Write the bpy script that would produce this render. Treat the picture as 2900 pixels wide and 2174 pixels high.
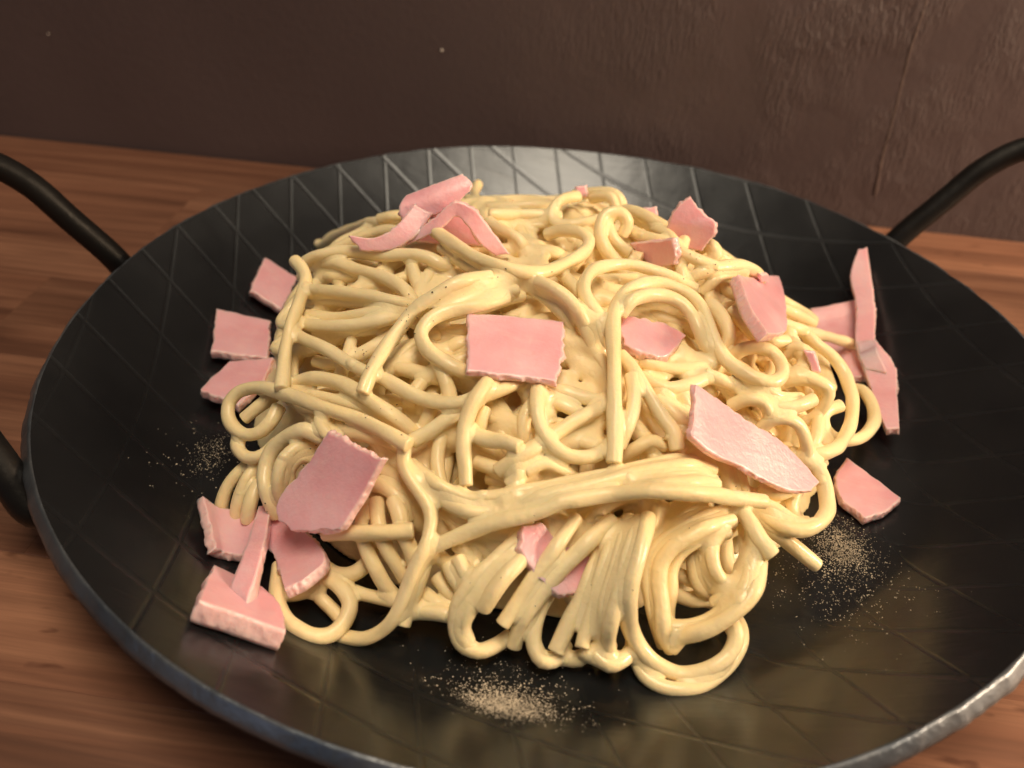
import bpy, bmesh, math, json, random
import numpy as np
from mathutils import Vector, Matrix, noise

sc = bpy.context.scene
for o in list(bpy.data.objects):
    bpy.data.objects.remove(o)

# ------------------------------------------------------------------ camera
CAM = Vector((0.0167, -0.1689, 0.13285))
AX = [[0.980426, 0.191506, 0.045725], [0.150793, -0.581031, -0.799791], [-0.126597, 0.79103, -0.598535]]          # camera right, down, forward
cd = bpy.data.cameras.new('camera'); cam = bpy.data.objects.new('camera', cd); sc.collection.objects.link(cam)
cam.matrix_world = Matrix(((AX[0][0], -AX[1][0], -AX[2][0], CAM[0]),
                           (AX[0][1], -AX[1][1], -AX[2][1], CAM[1]),
                           (AX[0][2], -AX[1][2], -AX[2][2], CAM[2]), (0, 0, 0, 1)))
cd.sensor_fit = 'HORIZONTAL'; cd.angle = math.radians(60); cd.clip_start = 0.005; cd.clip_end = 20
cd.dof.use_dof = True; cd.dof.focus_distance = 0.172; cd.dof.aperture_fstop = 15
sc.camera = cam

# ------------------------------------------------------------------ world and lamps
w = bpy.data.worlds.new('World'); sc.world = w; w.use_nodes = True
w.node_tree.nodes['Background'].inputs['Color'].default_value = (0.66, 0.545, 0.465, 1)
w.node_tree.nodes['Background'].inputs['Strength'].default_value = 0.125
def area(name, loc, target, size, energy, color, spread=180, size_y=None):
    l = bpy.data.lights.new(name, 'AREA'); l.energy = energy; l.color = color
    l.shape = 'ELLIPSE' if size_y else 'DISK'; l.size = size
    if size_y: l.size_y = size_y
    l.spread = math.radians(spread)
    o = bpy.data.objects.new(name, l); sc.collection.objects.link(o)
    o.location = loc
    o.rotation_euler = (Vector(target) - Vector(loc)).to_track_quat('-Z', 'Y').to_euler()
    return o
area('ceiling_lamp', (0.09, -0.18, 0.90), (0.03, -0.02, 0.0), 0.36, 5.6, (1.0, 0.81, 0.58), 160, 0.66)
area('side_lamp', (0.46, -0.03, 0.18), (0.10, 0.04, 0.03), 0.13, 1.75, (1.0, 0.73, 0.48), 150)
area('evening_window', (-0.75, -0.95, 0.55), (-0.05, 0.0, 0.0), 0.5, 0.28, (0.45, 0.64, 1.0), 150)
sc.view_settings.view_transform = 'Standard'; sc.view_settings.look = 'None'
sc.view_settings.exposure = 0.0; sc.view_settings.gamma = 1.0
sc.render.engine = 'CYCLES'; sc.cycles.use_denoising = True
sc.cycles.max_bounces = 8; sc.cycles.diffuse_bounces = 7; sc.cycles.glossy_bounces = 3
sc.cycles.use_adaptive_sampling = True; sc.cycles.adaptive_threshold = 0.02

# ------------------------------------------------------------------ helpers
def tag(o, label=None, cat=None, group=None, kind=None):
    for k, v in (('label', label), ('category', cat), ('group', group), ('kind', kind)):
        if v: o[k] = v
    return o
def empty(name, loc=(0, 0, 0)):
    o = bpy.data.objects.new(name, None); sc.collection.objects.link(o); o.location = loc
    o.empty_display_size = 0.02
    return o
def mesh_obj(name, verts, faces, mat, parent=None, smooth=True):
    me = bpy.data.meshes.new(name)
    if isinstance(verts, np.ndarray) and isinstance(faces, np.ndarray):
        k = faces.shape[1]
        me.vertices.add(len(verts)); me.vertices.foreach_set('co', verts.astype(np.float32).ravel())
        me.loops.add(faces.size); me.loops.foreach_set('vertex_index', faces.astype(np.int32).ravel())
        me.polygons.add(len(faces))
        me.polygons.foreach_set('loop_start', np.arange(0, faces.size, k, dtype=np.int32))
        me.update(calc_edges=True); me.validate()
    else:
        me.from_pydata([tuple(v) for v in verts], [], [tuple(f) for f in faces]); me.update()
    if smooth: me.polygons.foreach_set('use_smooth', np.ones(len(me.polygons), bool))
    if mat: me.materials.append(mat)
    o = bpy.data.objects.new(name, me); sc.collection.objects.link(o)
    if parent: o.parent = parent
    return o

class NT:
    def __init__(s, name):
        s.m = bpy.data.materials.new(name); s.m.use_nodes = True
        s.t = s.m.node_tree; s.b = s.t.nodes['Principled BSDF']
    def n(s, typ, **kw):
        x = s.t.nodes.new(typ)
        for k, v in kw.items():
            if k.startswith('i_'):
                key = k[2:]
                key = int(key) if key.isdigit() else key.replace('_', ' ')
                s.set(x, key, v)
            else: setattr(x, k, v)
        return x
    def set(s, x, key, v):
        if hasattr(v, 'is_linked') or isinstance(v, bpy.types.NodeSocket): s.t.links.new(v, x.inputs[key])
        else: x.inputs[key].default_value = v
    def p(s, **kw):
        for k, v in kw.items(): s.set(s.b, k.replace('_', ' '), v)
    def math(s, op, a, b=None, c=None):
        x = s.n('ShaderNodeMath', operation=op); s.set(x, 0, a)
        if b is not None: s.set(x, 1, b)
        if c is not None: s.set(x, 2, c)
        return x.outputs[0]
    def coords(s, kind='Object', scale=(1, 1, 1), rot=(0, 0, 0), loc=(0, 0, 0)):
        tc = s.n('ShaderNodeTexCoord'); mp = s.n('ShaderNodeMapping')
        s.t.links.new(tc.outputs[kind], mp.inputs[0])
        mp.inputs['Scale'].default_value = scale; mp.inputs['Rotation'].default_value = rot; mp.inputs['Location'].default_value = loc
        return mp.outputs[0]
    def noise(s, vec, scale, detail=3, rough=0.55, dist=0.0):
        x = s.n('ShaderNodeTexNoise'); s.t.links.new(vec, x.inputs['Vector'])
        x.inputs['Scale'].default_value = scale; x.inputs['Detail'].default_value = detail
        x.inputs['Roughness'].default_value = rough; x.inputs['Distortion'].default_value = dist
        return x.outputs['Fac']
    def ramp(s, fac, stops):
        x = s.n('ShaderNodeValToRGB'); s.t.links.new(fac, x.inputs[0]); cr = x.color_ramp
        while len(cr.elements) < len(stops): cr.elements.new(0.5)
        for e, (pos, col) in zip(cr.elements, stops):
            e.position = pos; e.color = col if len(col) == 4 else (*col, 1)
        return x.outputs[0]
    def mapr(s, v, a, b, c, d):
        x = s.n('ShaderNodeMapRange'); s.set(x, 0, v)
        for i, q in enumerate((a, b, c, d)): x.inputs[i + 1].default_value = q
        return x.outputs[0]
    def mix(s, fac, a, b, blend='MIX'):
        x = s.n('ShaderNodeMix', data_type='RGBA', blend_type=blend)
        s.set(x, 0, fac); s.set(x, 6, a); s.set(x, 7, b)
        return x.outputs[2]
    def bump(s, h, dist, strength=1.0, prev=None):
        x = s.n('ShaderNodeBump'); s.t.links.new(h, x.inputs['Height'])
        x.inputs['Distance'].default_value = dist; x.inputs['Strength'].default_value = strength
        if prev is not None: s.t.links.new(prev, x.inputs['Normal'])
        return x.outputs[0]

# ------------------------------------------------------------------ materials
def mat_wall():
    n = NT('brown_wall_paint')
    c = n.coords()
    col = n.ramp(n.noise(c, 9, 4), [(0.3, (0.070, 0.049, 0.050)), (0.7, (0.086, 0.060, 0.061))])
    # brushed plaster strokes in scattered patches
    st = n.noise(n.coords(scale=(980, 980, 210), rot=(0, math.radians(33), 0)), 1.0, 3, 0.55, 0.9)
    st2 = n.noise(n.coords(scale=(820, 820, 190), rot=(0, math.radians(-28), 0), loc=(3, 0, 0)), 1.0, 3, 0.55, 0.8)
    patch = n.mapr(n.noise(n.coords(loc=(0.31, 0, 0.12)), 30, 2), 0.47, 0.63, 0, 1)
    patch2 = n.mapr(n.noise(n.coords(loc=(5.31, 0, 0.7)), 27, 2), 0.48, 0.62, 0, 1)
    sx = n.n('ShaderNodeSeparateXYZ'); n.t.links.new(n.coords(), sx.inputs[0])
    worked = n.mapr(sx.outputs[0], -0.05, 0.06, 0.04, 1.0)       # the rolled, smooth coat gives way to brushwork
    h = n.math('ADD', n.math('MULTIPLY', st, patch), n.math('MULTIPLY', st2, patch2))
    h = n.math('MULTIPLY', h, worked)
    b = n.bump(h, 0.0008, 1.0)
    b = n.bump(n.noise(c, 420, 3), 0.00018, 0.7, b)
    n.p(Base_Color=col, Roughness=0.46, Normal=b); n.b.inputs['Specular IOR Level'].default_value = 0.4
    return n.m
def mat_wood():
    n = NT('laminate_wood')
    info = n.n('ShaderNodeObjectInfo'); rnd = info.outputs['Random']
    tc = n.n('ShaderNodeTexCoord')
    sh = n.n('ShaderNodeVectorMath', operation='ADD'); n.t.links.new(tc.outputs['Object'], sh.inputs[0])
    cb = n.n('ShaderNodeCombineXYZ'); n.set(cb, 0, n.math('MULTIPLY', rnd, 7.3)); n.set(cb, 1, n.math('MULTIPLY', rnd, 3.1)); n.t.links.new(cb.outputs[0], sh.inputs[1])
    def mp(scale, rot=0.03):
        m = n.n('ShaderNodeMapping'); n.t.links.new(sh.outputs[0], m.inputs[0]); m.inputs['Scale'].default_value = scale
        m.inputs['Rotation'].default_value = (0, 0, rot); return m.outputs[0]
    broad = n.noise(mp((5, 75, 1)), 1.0, 4, 0.6, 0.8)
    fine = n.noise(mp((22, 620, 1)), 1.0, 4, 0.65, 0.3)
    fleck = n.noise(mp((95, 300, 1), 0.5), 1.0, 2, 0.5, 0.2)
    col = n.ramp(broad, [(0.28, (0.085, 0.036, 0.022)), (0.46, (0.190, 0.086, 0.053)), (0.62, (0.270, 0.132, 0.082)), (0.8, (0.130, 0.055, 0.034))])
    col = n.mix(n.mapr(fine, 0.42, 0.70, 0, 0.5), col, (0.085, 0.033, 0.018, 1))
    gate = n.math('MULTIPLY', n.mapr(fleck, 0.62, 0.70, 0, 0.75), n.math('GREATER_THAN', rnd, 0.72))
    col = n.mix(gate, col, (0.075, 0.026, 0.014, 1))
    col = n.mix(0.55, col, n.ramp(rnd, [(0, (0.40, 0.33, 0.30)), (0.5, (0.95, 0.94, 0.92)), (1, (1.6, 1.55, 1.45))]), 'MULTIPLY')
    n.p(Base_Color=col, Roughness=n.mapr(fine, 0.2, 0.8, 0.38, 0.55), Normal=n.bump(fine, 0.00008, 0.6))
    return n.m
def mat_pan():
    n = NT('dark_carbon_steel')
    tc = n.n('ShaderNodeTexCoord'); sp = n.n('ShaderNodeSeparateXYZ'); n.t.links.new(tc.outputs['Object'], sp.inputs[0])
    X, Y = sp.outputs[0], sp.outputs[1]
    def fam(ang, off, pitch):
        a = math.radians(ang); nx, ny = -math.sin(a), math.cos(a)
        if nx < 0: nx, ny = -nx, -ny
        u = n.math('ADD', n.math('MULTIPLY', X, nx / pitch), n.math('MULTIPLY_ADD', Y, ny / pitch, -off / pitch + 0.5))
        d = n.math('ABSOLUTE', n.math('SUBTRACT', n.math('FRACT', u), 0.5))
        return n.math('MULTIPLY', d, pitch)
    d = n.math('MINIMUM', n.math('ADD', fam(-71.0, 0.0044, 0.01385), 0.00022), fam(-21.0, -0.0019, 0.01385))
    x = n.n('ShaderNodeMapRange', interpolation_type='SMOOTHSTEP'); n.set(x, 0, d)
    for i, q in enumerate((0.00005, 0.00090, 0, 1)): x.inputs[i + 1].default_value = q
    rad = n.math('SQRT', n.math('ADD', n.math('MULTIPLY', X, X), n.math('MULTIPLY', Y, Y)))
    g = n.math('SUBTRACT', 1.0, n.math('MULTIPLY', n.math('SUBTRACT', 1.0, x.outputs[0]), n.mapr(rad, 0.076, 0.092, 0.3, 1.0)))   # worn shallower on the floor
    scr = n.noise(n.coords(scale=(45, 1500, 45), rot=(0, 0, 0.10)), 1.0, 3, 0.6)
    mot = n.noise(n.coords(), 38, 4, 0.6)
    b = n.bump(g, 0.00009, 0.8)
    b = n.bump(mot, 0.0006, 0.35, b)
    b = n.bump(scr, 0.00005, 0.6, b)
    col = n.ramp(mot, [(0.3, (0.045, 0.050, 0.058)), (0.7, (0.068, 0.075, 0.084))])
    col = n.mix(n.mapr(scr, 0.62, 0.8, 0, 0.3), col, (0.12, 0.115, 0.11, 1))
    rough = n.math('ADD', n.mapr(mot, 0.25, 0.75, 0.20, 0.28), n.mapr(g, 0, 1, 0.08, 0))
    n.p(Base_Color=col, Metallic=0.85, Roughness=rough, Normal=b)
    return n.m
def mat_rim():
    n = NT('blue_sheen_steel_edge')
    c = n.coords()
    col = n.ramp(n.noise(c, 60, 4), [(0.3, (0.11, 0.135, 0.17)), (0.7, (0.25, 0.27, 0.30))])  # bluish steel tint that also carries the window's blue reflection
    b = n.bump(n.noise(c, 260, 3), 0.0007, 0.5)
    n.p(Base_Color=col, Metallic=0.9, Roughness=0.42, Normal=b)
    return n.m
def mat_handle():
    n = NT('black_handle_iron')
    c = n.coords()
    n.b.inputs['Specular IOR Level'].default_value = 0.28
    n.p(Base_Color=(0.006, 0.0055, 0.0055, 1), Metallic=0.0, Roughness=n.mapr(n.noise(c, 90, 4), 0.3, 0.7, 0.36, 0.5), Normal=n.bump(n.noise(c, 500, 3), 0.0002, 0.5))
    return n.m
def mat_pasta(name, light, dark, rough, coat):
    n = NT(name)
    info = n.n('ShaderNodeObjectInfo')
    c = n.coords()
    big = n.noise(c, 55, 3, 0.5)
    col = n.ramp(big, [(0.30, dark), (0.70, light)])
    col = n.mix(0.5, col, n.ramp(info.outputs['Random'], [(0, (0.97, 0.95, 0.91)), (0.5, (1, 1, 1)), (1, (1.02, 1.03, 1.05))]), 'MULTIPLY')
    fine = n.noise(c, 900, 3, 0.6); med = n.noise(c, 330, 2, 0.5)
    b = n.bump(med, 0.0004, 0.5); b = n.bump(fine, 0.00020, 0.6, b)
    n.p(Base_Color=col, Roughness=n.mapr(n.noise(c, 180, 3), 0.35, 0.65, rough - 0.10, rough + 0.14), Normal=b)
    n.b.inputs['IOR'].default_value = 1.42
    n.b.inputs['Subsurface Weight'].default_value = 0.30
    n.b.inputs['Subsurface Radius'].default_value = (1.0, 0.62, 0.28); n.b.inputs['Subsurface Scale'].default_value = 0.0006
    n.p(Coat_Weight=n.mapr(n.noise(c, 75, 2), 0.44, 0.66, 0.08, coat)); n.b.inputs['Coat Roughness'].default_value = 0.12
    n.b.inputs['Specular IOR Level'].default_value = 0.4
    return n.m
def mat_ham(name='cooked_ham', wet=0.0):
    n = NT(name)
    c = n.coords(); info = n.n('ShaderNodeObjectInfo')
    big = n.noise(c, 70, 3, 0.55, 0.4)
    fib = n.noise(n.coords(scale=(120, 420, 300)), 1.0, 3, 0.6)
    col = n.ramp(big, [(0.28, (0.76, 0.36, 0.42)), (0.52, (0.82, 0.46, 0.52)), (0.75, (0.86, 0.56, 0.61))])
    col = n.mix(n.mapr(fib, 0.54, 0.76, 0, 0.42), col, (0.86, 0.62, 0.62, 1))
    at = n.n('ShaderNodeAttribute', attribute_name='cut_edge')
    col = n.mix(n.math('MULTIPLY', at.outputs['Fac'], 0.6), col, (0.87, 0.64, 0.61, 1))
    b = n.bump(fib, 0.00018, 0.5); b = n.bump(n.noise(c, 1000, 3), 0.0002, 0.6, b)
    n.p(Base_Color=col, Roughness=0.36 - 0.08 * wet, Normal=b)
    n.b.inputs['Subsurface Weight'].default_value = 0.5
    n.b.inputs['Subsurface Radius'].default_value = (1.0, 0.42, 0.32); n.b.inputs['Subsurface Scale'].default_value = 0.0020
    n.b.inputs['Coat Weight'].default_value = 0.40 + 0.3 * wet; n.b.inputs['Coat Roughness'].default_value = 0.22
    return n.m
def mat_simple(name, col, rough, var=0.25, scale=300):
    n = NT(name); c = n.coords()
    a = tuple(v * (1 - var) for v in col); d = tuple(min(1, v * (1 + var)) for v in col)
    n.p(Base_Color=n.ramp(n.noise(c, scale, 3), [(0.3, a), (0.7, d)]), Roughness=rough)
    return n.m
M_WALL, M_WOOD, M_PAN, M_RIM, M_HANDLE = mat_wall(), mat_wood(), mat_pan(), mat_rim(), mat_handle()
M_PASTA = mat_pasta('spaghetti', (0.895, 0.765, 0.475), (0.87, 0.71, 0.40), 0.44, 0.6)
M_SAUCE = mat_pasta('cream_sauce', (0.895, 0.765, 0.475), (0.87, 0.71, 0.40), 0.42, 0.65)
M_HAM = mat_ham(); M_HAMW = mat_ham('sauced_ham', 1.0)
M_PEPPER = mat_simple('ground_pepper', (0.045, 0.030, 0.018), 0.7)
M_POWDER = mat_simple('tan_seasoning', (0.49, 0.43, 0.34), 0.85, 0.4)
M_SEAM = mat_simple('highlit_paint_ridge', (0.13, 0.088, 0.078), 0.5, 0.4, 120)  # paler than the wall: the ridge's highlight is put into its colour
M_FLECK = mat_simple('pale_plaster', (0.5, 0.44, 0.40), 0.7)

# ------------------------------------------------------------------ the setting: wall and wooden top
WANG = math.atan2(0.1295 - 0.1115, 0.1412 + 0.2275)          # the wall is turned a little to the pan
WP = Vector((0.0, 0.1222, 0.0)); WD = Vector((math.cos(WANG), math.sin(WANG), 0)); WN = Vector((math.sin(WANG), -math.cos(WANG), 0))
def wall_pt(u, z, out=0.0): return WP + WD * u + Vector((0, 0, z)) + WN * out
nu, nz = 120, 60
vs, fs = [], []
for j in range(nz + 1):
    for i in range(nu + 1):
        u = -0.9 + 1.8 * i / nu; z = -0.05 + 0.85 * j / nz
        vs.append((u, 0.0016 * noise.noise((u * 9, 0.3, z * 9)) + 0.0006 * noise.noise((u * 40, 5.3, z * 40)), z))
for j in range(nz):
    for i in range(nu):
        a = j * (nu + 1) + i; fs.append((a, a + 1, a + nu + 2, a + nu + 1))
b0 = len(vs)
vs += [(-0.9, 0.05, -0.05), (0.9, 0.05, -0.05), (0.9, 0.05, 0.8), (-0.9, 0.05, 0.8)]
fs.append((b0 + 1, b0, b0 + 3, b0 + 2))
wall = mesh_obj('wall', vs, fs, M_WALL); wall.location = WP; wall.rotation_euler = (0, 0, WANG)
tag(wall, 'dark brown painted wall with brushed plaster relief behind the pan', None, None, 'structure')
# a thin raised seam in the paint, and pale flecks
def tube(path, rad, sides=12, closed_ends=True, squash=None):
    """path: (n,3) array, rad: scalar or (n,) -> verts, quads"""
    P = np.asarray(path, float); n = len(P); rad = np.broadcast_to(rad, (n,))
    T = np.gradient(P, axis=0); T /= np.linalg.norm(T, axis=1)[:, None] + 1e-12
    N = np.zeros_like(P); ref = np.array([0, 0, 1.0]) if abs(T[0, 2]) < 0.9 else np.array([1.0, 0, 0])
    v = ref - T[0] * (ref @ T[0]); N[0] = v / np.linalg.norm(v)
    for i in range(1, n):
        v = N[i - 1] - T[i] * (N[i - 1] @ T[i]); N[i] = v / (np.linalg.norm(v) + 1e-12)
    B = np.cross(T, N); a = np.arange(sides) * 2 * np.pi / sides
    R = rad[:, None, None] if rad.ndim == 1 else rad
    V = P[:, None, :] + R * (np.cos(a)[None, :, None] * N[:, None, :] + np.sin(a)[None, :, None] * B[:, None, :])
    return V, T, N, B
def tube_mesh(V):
    n, s, _ = V.shape; idx = np.arange(n * s).reshape(n, s)
    a = idx[:-1]; b = idx[1:]
    q = np.stack([a, np.roll(a, -1, 1), np.roll(b, -1, 1), b], -1).reshape(-1, 4)
    return V.reshape(-1, 3), q
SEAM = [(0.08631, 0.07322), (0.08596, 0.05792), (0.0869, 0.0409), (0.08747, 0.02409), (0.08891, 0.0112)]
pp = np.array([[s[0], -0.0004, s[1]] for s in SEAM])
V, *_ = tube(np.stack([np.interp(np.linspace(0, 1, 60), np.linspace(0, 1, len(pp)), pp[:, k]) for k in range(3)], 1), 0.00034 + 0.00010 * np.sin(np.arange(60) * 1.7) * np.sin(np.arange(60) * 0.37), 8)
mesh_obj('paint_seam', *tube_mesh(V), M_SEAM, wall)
for u, z, r in [(-0.0589, 0.04559, 0.0005), (-0.19716, 0.03901, 0.00035), (0.1311, 0.01916, 0.0007)]:
    bm = bmesh.new(); bmesh.ops.create_icosphere(bm, subdivisions=2, radius=r)
    for v in bm.verts: v.co *= 1 + 0.35 * noise.noise(v.co * 900 + Vector((u * 50, 0, 0))); v.co.y *= 0.45
    me = bpy.data.meshes.new('plaster_fleck'); bm.to_mesh(me); bm.free(); me.materials.append(M_FLECK)
    o = bpy.data.objects.new('plaster_fleck', me); sc.collection.objects.link(o); o.parent = wall; o.location = (u, -0.0002, z)

table = empty('table_top'); tag(table, 'reddish brown wooden worktop of long staves under the pan', None, None, 'structure')
rs = random.Random(4)
edges = [0.1215, 0.096, 0.0605, 0.031, -0.006, -0.036, -0.066, -0.0925, -0.124, -0.158, -0.20, -0.25, -0.31]
for k in range(len(edges) - 1):
    y1, y0 = edges[k], edges[k + 1]
    x = -0.75 + rs.uniform(0, 0.1)
    while x < 0.75:
        L = rs.uniform(0.34, 0.6); x1 = min(x + L, 0.85); g = 0.0; b = 0.00008
        me = bpy.data.meshes.new('stave'); bm = bmesh.new()
        bmesh.ops.create_cube(bm, size=1)
        for v in bm.verts:
            v.co = Vector(((v.co.x) * (x1 - x - 2 * g), v.co.y * (y1 - y0 - 2 * g), v.co.z * 0.03))
        bmesh.ops.bevel(bm, geom=[e for e in bm.edges], offset=b, segments=1, affect='EDGES')
        bm.to_mesh(me); bm.free(); me.materials.append(M_WOOD)
        o = bpy.data.objects.new('stave', me); sc.collection.objects.link(o); o.parent = table
        c = Vector(((x + x1) / 2, (y0 + y1) / 2, -0.015))
        o.location = Matrix.Rotation(WANG, 3, 'Z') @ c; o.rotation_euler = (0, 0, WANG)
        x = x1

# ------------------------------------------------------------------ pan
pan = empty('serving_pan'); tag(pan, 'dark steel serving pan with diamond groove pattern and two black loop handles', 'pan')
prof = [(0.0, 0.0025), (0.02, 0.0025), (0.05, 0.0025), (0.072, 0.0025), (0.0785, 0.0026), (0.0815, 0.0031), (0.084, 0.0041), (0.0865, 0.0056),
        (0.089, 0.0074), (0.094, 0.0112), (0.100, 0.0156), (0.105, 0.0192), (0.1088, 0.0219)]
TH = 0.0025
SEG = 288
def wob(a):
    return 1 + 0.0035 * math.sin(2 * a + 0.6) + 0.002 * math.sin(5 * a + 2.0)
def wobz(a):
    return 0.0004 * math.sin(3 * a + 1) + 0.00025 * math.sin(7 * a)
def ring_pt(r, z, a):
    t = max(0.0, (r - 0.08) / 0.03)
    k = 1 + (wob(a) - 1) * t
    return (r * k * math.cos(a), r * k * math.sin(a), z + wobz(a) * t)
vs = [(0, 0, 0.0025)]; fs = []
P2 = prof[1:]
outer = [(0.1108, 0.0193), (0.1068, 0.0163), (0.101, 0.0131), (0.095, 0.0087), (0.0905, 0.0054), (0.0875, 0.0034), (0.085, 0.0017), (0.082, 0.0006), (0.078, 0.0002), (0.05, 0.0002)]
for (r, z) in P2:
    for s in range(SEG): vs.append(ring_pt(r, z, 2 * math.pi * s / SEG))
for s in range(SEG): fs.append((0, 1 + s, 1 + (s + 1) % SEG))
for k in range(len(P2) - 1):
    for s in range(SEG):
        a = 1 + k * SEG + s; b = 1 + k * SEG + (s + 1) % SEG; fs.append((a, a + SEG, b + SEG, b))
base = len(vs)
for (r, z) in outer:
    for s in range(SEG): vs.append(ring_pt(r, z, 2 * math.pi * s / SEG))
for k in range(len(outer) - 1):
    for s in range(SEG):
        a = base + k * SEG + s; b = base + k * SEG + (s + 1) % SEG; fs.append((a, a + SEG, b + SEG, b))
mesh_obj('body', vs, fs, M_PAN, pan)
# cut edge of the plate: a band between the inner and outer skins, dented here and there
vs, fs = [], []
for s in range(SEG * 2):
    a = math.pi * s / SEG
    dn = 0.00035 * noise.noise((math.cos(a) * 14, math.sin(a) * 14, 0)) + 0.0002 * noise.noise((math.cos(a) * 45, math.sin(a) * 45, 2))
    for (r, z) in ((0.10875, 0.02184), (0.1091 + dn, 0.02200 + dn * .5), (0.1095 + dn, 0.02160 + dn * .3), (0.1105 + dn, 0.02035 + dn * .3), (0.11095 + dn, 0.01965), (0.1107, 0.0192)):
        vs.append(ring_pt(r, z, a))
n2 = SEG * 2
for s in range(n2):
    for k in range(5):
        a = s * 6 + k; b = ((s + 1) % n2) * 6 + k; fs.append((a, b, b + 1, a + 1))
mesh_obj('rim', vs, fs, M_RIM, pan)
# handles
def bez(pts, n=90):
    P = np.array(pts, float); Q = np.vstack([2 * P[0] - P[1], P, 2 * P[-1] - P[-2]]); out = []
    for i in range(1, len(Q) - 2):
        t = np.linspace(0, 1, n // (len(P) - 1), endpoint=False)[:, None]
        out.append(.5 * (2 * Q[i] + (-Q[i-1] + Q[i+1]) * t + (2 * Q[i-1] - 5 * Q[i] + 4 * Q[i+1] - Q[i+2]) * t**2 + (-Q[i-1] + 3 * Q[i] - 3 * Q[i+1] + Q[i+2]) * t**3))
    out.append(P[-1:]); return np.vstack(out)
def handle(a0, a1, k, l1, sc_=1.0):
    """loop from rim angle a0 to a1 (degrees); leaves the flank below the rim, climbs outwards, runs parallel to the rim"""
    m = math.radians((a0 + a1) / 2); out = np.array([math.cos(m), math.sin(m), 0])
    def at(deg, r, z): q = math.radians(deg); return np.array([r * math.cos(q), r * math.sin(q), z])
    p0, p1 = at(a0, 0.1115, 0.0150), at(a1, 0.1115, 0.0150)
    side = (p1 - p0) / np.linalg.norm(p1 - p0); lean = side * 0.006; up = np.array([0, 0, 1.0])
    def leg(p, s, ln):
        def q(o_, u_, s_=0.0): return p + out * o_ * sc_ + up * u_ * sc_ + s * (s_ + ln * o_)
        return [p * np.array([0.925, 0.925, 1]) - up * 0.0030, p * np.array([0.962, 0.962, 1]) - up * 0.0028, q(0.0005, -0.0012), q(0.005, 0.0050 * k), q(0.012, 0.0124 * k), q(0.019, 0.0198 * k), q(0.0265, 0.0250 * k, 0.002), q(0.0335, 0.0272 * k, 0.008), q(0.0375, 0.0280 * k, 0.017), q(0.0385, 0.0282 * k, 0.026)]
    pts = leg(p0, side, 0.0) + leg(p1, -side, l1)[::-1]
    path = bez(pts, 150); nn = len(path)
    e = np.minimum(np.arange(nn), nn - 1 - np.arange(nn)) / 14.0
    rad = 0.0031 + 0.0006 * np.exp(-e ** 2)
    V, *_ = tube(path, rad, 20)
    o = mesh_obj('handle', *tube_mesh(V), M_HANDLE, pan)
    for ang in (a0, a1):          # weld pad against the flank
        bm = bmesh.new(); bmesh.ops.create_uvsphere(bm, u_segments=20, v_segments=12, radius=1)
        for v in bm.verts:
            v.co = Vector((v.co.x * 0.0026, v.co.y * 0.0058, v.co.z * 0.0040)) * (1 + 0.12 * noise.noise(v.co * 2))
        me = bpy.data.meshes.new('weld_pad'); bm.to_mesh(me); bm.free(); me.materials.append(M_HANDLE)
        for pl in me.polygons: pl.use_smooth = True
        w_ = bpy.data.objects.new('weld_pad', me); sc.collection.objects.link(w_); w_.parent = o
        q = math.radians(ang); w_.location = (0.1092 * math.cos(q), 0.1092 * math.sin(q), 0.0150); w_.rotation_euler = (0, math.radians(-38), q)
    return o
handle(175.5, 219.5, 1.25, 0.9)
handle(42.5, -4.0, 1.06, 0.2, 1.2)

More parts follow.
